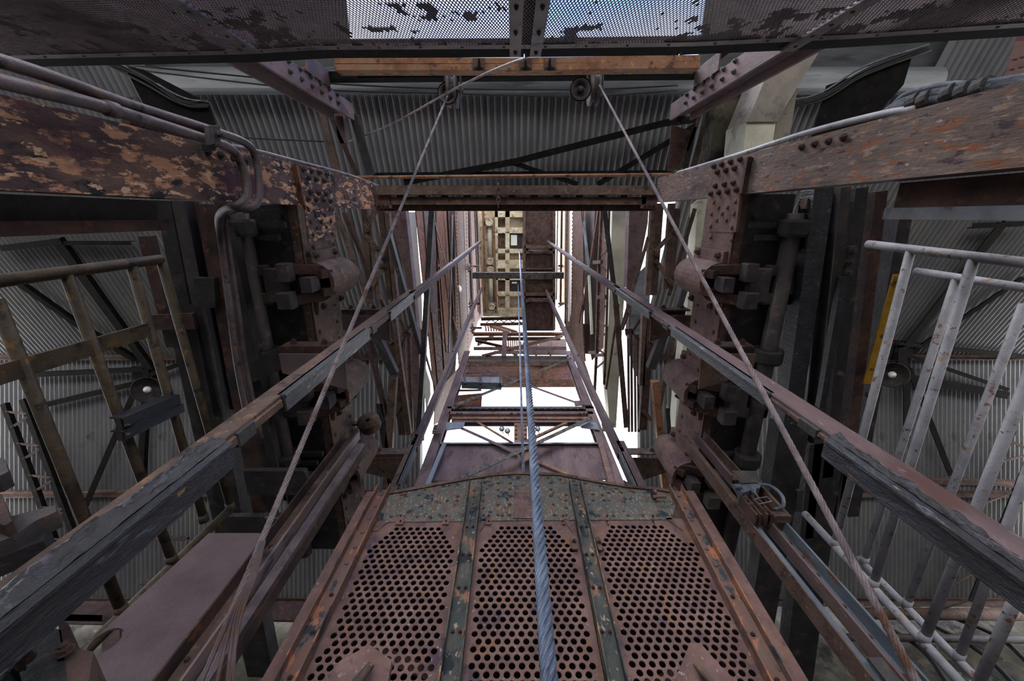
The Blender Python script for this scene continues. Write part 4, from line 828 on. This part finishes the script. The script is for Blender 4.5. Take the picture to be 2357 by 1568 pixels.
plate(t,'splice_plate','brown_rust',('y',4.38),[(999,978),(1018,976),(1014,998),(994,998)],.02); plate(t,'splice_plate','brown_rust',('y',4.38),[(1384,974),(1404,976),(1406,992),(1388,992)],.02)
heads(t,'rivet',[P(x+3*j,y,('y',4.375)) for j in range(3) for x,y in ((1000,982),(998,987),(996,993),(1388,978),(1390,984),(1392,989))],(0,-1,0),.016,'dark_rust')
# small lamps on the frame
for i,(x,y) in enumerate(((1155,987),(1168,992),(1238,987))):
    c = P(x,y,('y',4.3)); l = thing('lamp','small bulkhead lamp in the bright gap above the cage, %s' % ('left one of the pair','right one of the pair','alone right of the rope')[i],'lamp')
    bm = B(); lathe(bm, c, (0,-.6,-.8), [(0,.0),(.05,.0),(.06,-.03),(.05,-.1),(.025,-.15),(0,-.15)], 14); obj('body', bm, 'gutter_zinc', l, smooth_=True)
    bm = B(); lathe(bm, c, (0,-.6,-.8), [(0,.03),(.025,.02),(.035,0)], 10); obj('glass', bm, 'glass_bulb', l, smooth_=True)
    bm = B(); tube(bm, [c+Vector((0,.05,.1)), P(x+3,y+12,('y',4.5))], .01, 6); obj('stem', bm, 'dark_steel', l)
# far girder, upper storey seen through the front
g = thing('plate_girder', 'orange rusty plate girder with stiffeners beyond the front frame', 'girder')
plate(g,'web','tower_orange',('y',5.6),[(1072,836),(1322,836),(1332,873),(1066,873)],.03)
for x in (1137,1195,1252,1314): mem(g,'stiffener','tower_rust','box',('y',5.57),x,838,x+1,872,4,h=.03)
mem(g,'flange','tower_rust','box',('y',5.55),1064,874,1334,873,4,h=.3); mem(g,'flange','tower_rust','box',('y',5.55),1072,838,1322,838,5,h=.3)
g = thing('upper_frame', 'rusty beams and rods crossing the bright gap under the machine floor', 'tower frame')
for x0,y0,x1,y1,wd,m,k,yy in ((1090,766,1297,766,11,'tower_orange','box',4.5),(1093,777,1290,776,7,'tower_rust','box',4.5),(1111,817,1297,771,7,'tower_rust','L',4.4),(1093,781,1182,801,5,'tower_rust','L',4.45),(1090,799,1303,798,3,'mauve_rust','box',4.5),(1137,808,1260,807,3,'mauve_rust','box',4.5),
                              (1107,731,1205,729,8,'tower_rust','box',3.9),(1105,744,1205,742,4,'tower_orange','box',4.2),(1100,790,1135,770,3,'mauve_rust','box',4.6),(1140,746,1190,762,4,'tower_rust','box',4.9),(1128,748,1172,762,5,'tower_rust','box',4.9),(1170,800,1190,816,4,'tower_orange','box',4.9)): mem(g,'beam',m,k,('y',yy),x0,y0,x1,y1,wd,h=.12)
for i in range(8): mem(g,'lacing_bar','dark_rust','box',('y',4.1),1120+10*i,734 if i%2 else 742,1130+10*i,742 if i%2 else 734,2,h=.03)
plate(g,'hanger','mauve_rust',('y',4.35),[(1157,763),(1168,763),(1165,820),(1154,820)],.08)
for i in range(9): mem(g,'louvre_slat','tower_orange','box',('y',5.2),1117+6*i,746+1.2*i,1119+6*i,762,4,h=.03)
for i in range(9): mem(g,'louvre_slat','tower_orange','box',('y',5.2),1164+5*i,768+2.6*i,1166+5*i,800+2*i,3.6,h=.03)
l = thing('wall_panels', 'mottled brown steel panels right of the hoisting ropes under the machine floor', 'panel')
for x0,x1 in ((1214,1238),(1239,1264),(1266,1303)): plate(l,'panel','tower_rust',('y',5.0),[(x0,780),(x1,780),(x1+2,816),(x0,816)],.03)
for x in (1233,1266): mem(l,'post','tower_orange','box',('y',4.95),x,778,x+1,816,4,h=.05)
l = thing('cable_trough', 'black steel trough with three upright brackets and a rod, left of the ropes', 'trough')
plate(l,'trough','blue_grey_steel',('y',4.3),[(1064,868),(1155,868),(1154,882),(1062,879)],.2)
for x in (1070,1106,1152): mem(l,'bracket','black_steel','box',('y',4.25),x,856,x,882,5,h=.06)
mem(l,'rod','dark_steel','pipe',('y',4.25),1066,859,1152,858,2.4); mem(l,'handrail','dark_rust','pipe',('y',4.25),1053,897,1108,896,5)
plate(l,'end_plate','tower_orange',('y',4.7),[(1052,910),(1110,905),(1108,934),(1040,934)],.03)
for x in (1075,1100,1088): mem(l,'wire','black_steel','box',('y',4.27),x,843,x-2,858,1.5,h=.01)

# side frames of the tower
XL, XR = -1.9, 1.98
l = thing('tower_side_wall', 'rusty left side wall of the tower with riveted girder and lattice', 'tower wall')
for m,x,pts in (('tower_orange',-2.02,[(957,480),(978,480),(990,700),(1012,900),(1003,935)]),('dark_rust',-2.0,[(975,480),(1034,480),(1044,800),(1022,940),(1010,900),(990,700)]),('tower_orange',-1.97,[(1004,480),(1030,480),(1040,700),(1030,800),(1012,760)])): plate(l,'cladding_plate',m,('x',x),pts,.02)
plate(l,'girder_web','tower_rust',('x',-1.86),[(1047,480),(1077,480),(1081,748),(1076,860),(1060,862),(1049,748)],.03)
heads(l,'rivet',[P(x+(y-490)*.012,y,('x',-1.86)) for x in (1050,1073) for y in range(492,850,9)],(1,0,0),.032,'tower_orange')
for m,x,pts in (('dark_rust',-2.1,[(958,478),(1050,478),(1052,800),(1045,900),(1008,940),(990,800)]),('tower_rust',-1.93,[(1003,905),(1058,845),(1084,745),(1104,728),(1082,800),(1052,890),(1032,960),(1000,978)]),('tower_rust',-1.95,[(1076,478),(1100,478),(1112,728),(1080,760)]),
    ('tower_rust',-1.8,[(1083,478),(1088,478),(1098,735),(1092,740)]),('tower_orange',-1.8,[(1101,478),(1106,478),(1113,725),(1109,727)])): plate(l,'cladding_plate',m,('x',x),pts,.02)
for x in (-1.84,): 
    for a in ((1032,480,1047,760,8,'tower_rust'),(1068,486,1078,745,5,'pipe_steel'),(1087,486,1098,700,6,'tower_rust'),(1094,486,1102,720,4,'tower_rust')): mem(l,'post',a[5],'L',('x',x),*a[:5])
for a in ((1000,480,1013,618,5,'tower_rust'),(1013,618,1028,812,5,'tower_rust'),(1002,514,1030,616,4,'pipe_steel'),(1043,494,1034,816,6,'blue_grey_steel'),(1047,496,1062,760,3,'tower_orange'),(979,810,1005,900,7,'tower_rust'),(995,720,1010,892,7,'tower_rust'),(1008,600,1024,858,7,'tower_rust'),(1024,620,1036,720,4,'tower_rust'),(1044,730,1056,775,5,'tower_rust')): mem(l,'strut',a[5],'L',('x',-1.78),*a[:5])
for i in range(9): mem(l,'lacing_bar','tower_orange','box',('x',-1.8),1001+1.4*i,720+19*i,1014+1.4*i,(732 if i%2 else 710)+19*i,1.6,h=.02)
for x,y in ((1018,580),(1014,610),(1025,695),(1034,815)): mem(l,'cleat','tower_rust','L',('x',-1.7),x-6,y+3,x+7,y-2,4)
r = thing('tower_side_wall', 'rusty right side wall of the tower with riveted girder and lattice', 'tower wall')
plate(r,'girder_web','tower_rust',('x',1.9),[(1318,476),(1341,476),(1343,600),(1340,748),(1346,832),(1320,832),(1313,748),(1316,600)],.03)
heads(r,'rivet',[P(1318-(y-490)*.012,y,('x',1.9)) for y in range(492,826,9)],(-1,0,0),.032,'tower_orange')
plate(r,'cladding_plate','dark_rust',('x',2.1),[(1347,476),(1370,476),(1364,600),(1352,620)],.02); plate(r,'cladding_plate','tower_rust',('x',2.1),[(1342,745),(1358,745),(1360,815),(1344,815)],.02)
for m,x,pts in (('tower_rust',2.25,[(1343,476),(1402,476),(1396,620),(1388,800),(1362,830),(1345,745)]),('aged_concrete',2.2,[(1278,476),(1301,476),(1299,700),(1278,690)]),('tower_rust',2.05,[(1300,476),(1313,476),(1312,745),(1299,740)]),('tower_rust',2.0,[(1298,740),(1322,740),(1345,835),(1372,915),(1362,925),(1330,850)])): plate(r,'cladding_plate',m,('x',x),pts,.02)
for a in ((1291,486,1288,705,6,'tower_rust'),(1303,486,1299,745,6,'tower_rust'),(1312,478,1308,740,4,'white_sheet'),(1282,486,1279,690,4,'pipe_steel')): mem(r,'post',a[5],'L',('x',1.86),*a[:5])
for a in ((1337,476,1352,613,7,'blue_grey_steel'),(1352,613,1360,770,7,'pale_concrete'),(1377,476,1358,602,9,'tower_rust'),(1358,602,1333,745,8,'tower_rust'),(1382,476,1376,602,9,'tower_rust'),(1376,602,1370,816,9,'tower_rust'),(1370,816,1365,916,8,'tower_rust'),(1400,478,1394,750,6,'tower_rust'),(1394,750,1388,885,7,'tower_rust'),(1421,700,1393,895,6,'tower_rust')): mem(r,'strut',a[5],'L',('x',1.9),*a[:5])
for i in range(10): mem(r,'lacing_bar','dark_rust','box',('x',1.94),1379-.8*i,545+32*i+(14 if i%2 else 0),1396-.8*i,545+32*i+(0 if i%2 else 14),4,h=.03)
for x,y in ((1372,604),(1362,812),(1382,684),(1379,818)): mem(r,'cleat','dark_rust','box',('x',1.86),x-8,y,x+10,y-1,8)
# guide brackets high up
for n,(x,y) in enumerate(((1086,548),(1088,611),(1092,697),(1096,753),(1299,545),(1298,610),(1298,697),(1302,752))):
    pl = ('y',(1.2,2.0,2.9,4.0)[n%4]); bm = B(); e = -9 if n < 4 else 9
    for x0,y0,x1,y1,wd,k in ((x-13,y,x+13,y,6,'C'),(x-12,y+9,x+2,y+2,4,'L'),(x+e,y-8,x+e+1,y+12,5,'box')):
        p0, p1 = P(x0,y0,pl), P(x1,y1,pl); ww = wid((p0+p1)/2,wd); bar(bm, p0, p1, k, ww, ww*.7, (0,-1,0))
    obj('guide_bracket', bm, 'tower_rust', l if n < 4 else r)
bm = B(); p0, p1 = P(1087,634,('z',12)), P(1298,632,('z',12)); box(bm, (p0.x,p0.y-.08,12), (p1.x,p0.y+.1,12.15)); one('cross_bar', bm, 'worn_channel', 'grey-brown cross bar high in the tower, in front of the machine floor', 'beam')
bm = B(); lathe(bm, P(1058,664,('x',-1.8)), (1,-.3,-.3), [(0,.03),(.09,.03),(.12,0),(.12,-.06),(0,-.06)], 16); one('lamp', bm, 'white_sheet', 'round white lamp on the left girder high in the tower', 'lamp', smooth_=True)

# outer lattice beams, purple plates, big struts left and right
l = thing('lattice_beam', 'lattice beam with a paler edge left of the shaft', 'lattice beam'); pl = ('z',7.0)
for a in ((889,490,909,690,12,'brown_rust'),(876,480,898,690,14,'dark_rust'),(905,735,941,1002,11,'brown_rust'),(892,735,926,1002,16,'dark_rust'),(838,480,852,690,12,'dark_rust'),(848,505,872,690,9,'brown_rust')): mem(l,'chord',a[5],'box',pl,*a[:5],h=.12)  # chords doubled: a paler bar beside a darker one
for a in ((842,524,864,484,10),(841,540,874,580,9),(886,610,850,668,10),(866,745,902,790,12),(905,960,922,930,9)): mem(l,'lacing_bar','brown_rust','box',('z',6.98),*a,h=.03)
heads(l,'rivet',[P(x,y,('z',6.97)) for x,y in ((878,592),(880,612),(866,572),(850,660),(845,530))],(0,0,-1),.05,'dark_rust')
r = thing('lattice_beam', 'lattice beam with a paler edge right of the shaft', 'lattice beam')
for a in ((1507,468,1492,680,13,'brown_rust'),(1521,468,1506,680,14,'dark_rust'),(1485,720,1478,888,11,'brown_rust'),(1500,720,1480,990,18,'dark_rust'),(1549,468,1533,665,12,'dark_rust'),(1562,480,1545,665,10,'dark_rust')): mem(r,'chord',a[5],'box',pl,*a[:5],h=.12)
for a in ((1508,580,1558,526,10),(1510,600,1550,660,10),(1500,790,1530,742,11),(1480,945,1500,968,9)): mem(r,'lacing_bar','brown_rust','box',('z',6.98),*a,h=.03)
heads(r,'rivet',[P(x,y,('z',6.97)) for x,y in ((1512,586),(1512,604),(1546,652),(1552,532))],(0,0,-1),.05,'dark_rust')
for s_,pts,lab in ((-1,[(891,480),(933,480),(950,640),(962,775),(972,1000),(953,1000),(950,760),(944,672)],'mauve steel plate beam left of the white sheet'),(1,[(1449,474),(1494,472),(1491,515),(1473,606),(1458,668),(1447,780),(1449,668),(1443,664)],'mauve steel plate beam right of the pale concrete beam')):
    bm = B(); prism(bm, [P(x,y,('z',8.2)) for x,y in pts], (0,0,.25)); one('plate_beam', bm, 'mauve_rust', lab, 'beam')
bm = B(); prism(bm, [P(x,y,('z',9.6)) for x,y in ((1441,655),(1500,600),(1492,770),(1486,868),(1462,866),(1445,800))], (0,0,.03)); one('sheet_flap', bm, 'gutter_zinc', 'grey zinc sheet flap at the roof edge right of the mauve beam', 'sheet')
bm = B(); prism(bm, [P(x,y,('z',9.7)) for x,y in ((930,740),(974,740),(978,860),(976,1015),(945,1015))], (0,0,.03)); one('sheet_flap', bm, 'mauve_rust', 'mauve sheet flap at the roof edge left of the tower, beside the white sheet', 'sheet')
t = thing('white_sheet', 'white translucent sheet hanging left of the tower', 'sheet')
plate(t,'sheet','white_sheet',('z',9.4),[(937,488),(956,488),(960,540),(964,600),(970,660),(972,760),(960,750),(952,640)],.02); plate(t,'sheet','white_sheet',('z',9.4),[(976,835),(984,862),(990,880),(991,910),(981,945),(976,900)],.02)
bm = B(); prism(bm, [P(x,y,('z',9.0)) for x,y in ((1410,470),(1446,470),(1440,640),(1432,760),(1418,985),(1404,985),(1393,850),(1402,720))], (0,0,.4)); one('concrete_beam', bm, 'pale_concrete', 'pale greenish concrete beam right of the tower', 'concrete beam')
bm = B(); prism(bm, [P(x,y,('z',7.6)) for x,y in ((1606,470),(1645,440),(1632,560),(1606,700),(1592,860),(1577,1045),(1549,1045),(1560,900),(1578,740),(1600,560))], (0,0,.3)); one('concrete_beam', bm, 'pale_concrete', 'pale concrete beam showing behind the right catch beam', 'concrete beam')
SB_ = {-1: thing('side_bracing', 'riveted side bracing of long crossing struts left of the tower', 'bracing'), 1: thing('side_bracing', 'riveted side bracing of long crossing struts right of the tower', 'bracing')}
def strut(lab, m, kind, a, z=6.6, h=.14):
    p0, p1 = P(a[0],a[1],('z',z)), P(a[2],a[3],('z',z)); bm = B(); bar(bm, p0, p1, kind, wid((p0+p1)/2,a[4]), h, (0,0,-1)); obj('strut', bm, m, SB_[-1 if a[0] < 1180 else 1], lab)
strut('long black strut in front of the white sheet, left of the tower', 'black_steel', 'L', (993,482,962,1005,11))
strut('long black strut in front of the pale concrete beam, right of the tower', 'black_steel', 'L', (1391,478,1418,700,11)); strut('brown lower strut below the black one, right of the tower', 'dark_rust', 'L', (1418,700,1442,985,12))
strut('black diagonal strut crossing the left mauve plate', 'black_steel', 'L', (890,530,968,815,9)); strut('brown diagonal strut crossing the right mauve plate', 'brown_rust', 'L', (1493,545,1430,760,8))
strut('broad black diagonal strut under the left upper bracket', 'black_steel', 'C', (857,760,906,862,18)); strut('broad black diagonal strut under the right upper bracket', 'black_steel', 'C', (1540,745,1500,850,18))
strut('thin dark strut down the left roof edge', 'dark_rust', 'L', (846,788,886,960,8)); strut('thin dark strut down the right roof edge', 'dark_rust', 'L', (1552,770,1518,945,8))
strut('brown box strut left of the far left guide bracket', 'brown_rust', 'box', (903,870,888,1130,17)); strut('orange-stained box strut right of the far right guide bracket', 'orange_rust', 'box', (1510,880,1534,1130,16))
strut('dark strut along the inner edge of the left roof sheets', 'black_steel', 'L', (872,930,900,1120,14)); strut('dark strut along the inner edge of the right roof sheets', 'black_steel', 'L', (1536,940,1552,1130,10))
for s_, xs, lab in ((-1,(935,946,957),'row of thin dark posts behind the left lattice beam'),(1,(1446,1453,1461,1468),'row of thin brown posts behind the right lattice beam')):
    t = thing('post_row', lab, 'posts')
    for i,x in enumerate(xs): mem(t,'post','dark_rust' if i%2 else 'mauve_rust','L',('z',8.6),x+(0 if s_>0 else -6),770,x+(2 if s_>0 else 2),995,6)
t = thing('diagonal_pair', 'pair of rods meeting in a knot right of the concrete beam', 'brace')
for a in ((1432,760,1446,720,7),(1455,765,1486,720,6),(1455,765,1476,788,6),(1440,765,1456,762,14)): mem(t,'rod','dark_rust','box',('z',8.0),*a,h=.06)
t = thing('diagonal_pair', 'pair of rods meeting in a knot left of the tower', 'brace')
for a in ((920,735,934,768,5),(948,745,934,768,6),(932,772,925,800,6),(925,770,945,772,12)): mem(t,'rod','dark_rust','box',('z',8.0),*a,h=.06)
strut('slanted pipe in the side bays left of the shaft','dark_rust','box',(790,490,905,760,8),z=7.4); strut('thin brown angle rising left of the left lattice beam','brown_rust','L',(770,490,850,700,7),z=7.2); strut('dark angle rising right of the right lattice beam','dark_rust','L',(1600,480,1540,680,9),z=7.2); strut('thick black strut between concrete beam and roof sheets on the right','black_steel','C',(1585,640,1545,770,14),z=7.2)

# ------------------------------------------------------------------ machine floor at the very top
mf = thing('machine_floor', 'ribbed pale concrete underside of the machine floor at the top of the tower', 'concrete floor'); Z0 = ('z',15.5); Z1 = ('z',15.28)
def rect(root, nm, m, pl, x0,y0,x1,y1, th): return plate(root, nm, m, pl, [(x0,y0),(x1,y0),(x1+.0,y1),(x0,y1)], th)
bm = B(); prism(bm, [P(x,y,Z0) for x,y in ((1098,470),(1206,470),(1206,729),(1112,729))], (0,0,.4)); obj('slab', bm, 'aged_concrete', mf)
for a in ((1163,486,1173,722),(1139,486,1146,722),(1139,486,1206,500),(1139,524,1206,537),(1139,573,1206,583),(1139,599,1206,618),(1139,627,1206,645),(1139,672,1206,682),(1112,711,1206,729)): rect(mf,'rib','aged_concrete',Z1,*a,.24)
for a in ((1141,540,1163,572),(1145,647,1166,671)): rect(mf,'recess_plate','brown_rust',('z',15.4),*a,.05)
for a in ((1173,536,1200,571),(1175,645,1203,671)): rect(mf,'dark_opening','black_steel',('z',15.35),*a,.08)  # black plates paint the darkness of two openings in the slab
rect(mf,'painted_light','white_sheet',('z',15.32),1176,541,1190,565,.02); rect(mf,'painted_light','white_sheet',('z',15.32),1178,649,1190,653,.02)  # white plates paint the bright patch inside each dark opening
rect(mf,'broken_patch','brown_rust',('z',15.45),1145,505,1162,520,.04); rect(mf,'broken_patch','orange_rust',('z',15.45),1146,590,1162,598,.04)
sh = thing('shaft_line', 'horizontal shaft with four round bearings under the machine floor', 'machinery')
for a in ((1114,502,1137,522),(1116,593,1139,611),(1117,613,1140,629),(1121,697,1142,715)):
    rect(sh,'bearing_block','grey_concrete',('z',15.2),*a,.25); c = P((a[0]+a[2])/2,(a[1]+a[3])/2,('z',15.2)); bm = B(); lathe(bm, c, (0,0,-1), [(.13,0),(.13,.03),(.1,.04),(.09,.02),(0,.02)], 16); obj('bearing_cap', bm, 'aged_concrete', sh)
for a in ((1127,522,1129,594),(1129,629,1131,697)): mem(sh,'shaft','pale_concrete','pipe',('z',15.25),*a,11)
for a in ((1112,486,1117,720),(1136,520,1142,712)): mem(sh,'side_angle','orange_rust','L',('z',15.2),*a,5)
st = thing('machine_deck', 'rusty steel deck with chamfered panels and two sheave slots at the top of the tower', 'steel deck')
bm = B(); prism(bm, [P(x,y,('z',15.4)) for x,y in ((1204,470),(1279,470),(1276,762),(1206,762))], (0,0,.3)); obj('deck', bm, 'brown_rust', st)
for y0,y1,c0,c1 in ((478,563,0,12),(585,616,10,0),(644,675,0,12),(697,760,12,0)):
    pts = [(1209+c0,y0),(1273-c0,y0),(1273,y0+c0),(1273,y1-c1),(1273-c1,y1),(1209+c1,y1),(1209,y1-c1),(1209,y0+c0)]
    pts = [p for i,p in enumerate(pts) if p != pts[i-1]]
    plate(st,'panel','dark_rust',('z',15.36),pts,.03)
for x in (1206.5,1275.5): mem(st,'edge_beam','brown_rust','L',('z',15.25),x,478,x,760,6,h=.12)
for y,wd in ((568,7),(581,6),(619,3),(629,8),(640,6),(678,6),(693,6)): mem(st,'cross_bar','brown_rust','L',('z',15.25),1207,y,1276,y,wd,h=.12)
for y in (574,687):
    c = P(1240,y,('z',15.3)); s1 = thing('sheave','%s thin rim of a sheave wheel in its slot in the rusty steel deck' % ('upper' if y<600 else 'lower'),'sheave wheel')
    rr = wid(c,31); bm = B(); lathe(bm, c+Vector((0,-.03,rr*.55)), (0,1,0), [(rr*.86,0),(rr,0),(rr*.95,.04),(rr,.08),(rr*.86,.08),(rr*.86,0)], 32); obj('rim', bm, 'mauve_rust', s1)
    for k in range(6):
        a = math.pi*k/6; v = Vector((math.cos(a),0,math.sin(a))); cc = c+Vector((0,.01,rr*.55)); bm = B(); bar(bm, cc-v*rr*.88, cc+v*rr*.88, 'box', .05, .03, (0,1,0)); obj('spoke', bm, 'dark_rust', s1)

# ------------------------------------------------------------------ put every thing's origin at its base
bpy.context.view_layer.update()
for o in ROOTS:
    if o.type == 'EMPTY':
        pts = [ch.matrix_world @ Vector(c) for ch in o.children if ch.type == 'MESH' for c in ch.bound_box]
        if not pts: continue
        b = Vector(((min(p.x for p in pts)+max(p.x for p in pts))/2, (min(p.y for p in pts)+max(p.y for p in pts))/2, min(p.z for p in pts)))
        o.location = b
        for ch in o.children: ch.location = ch.location-b
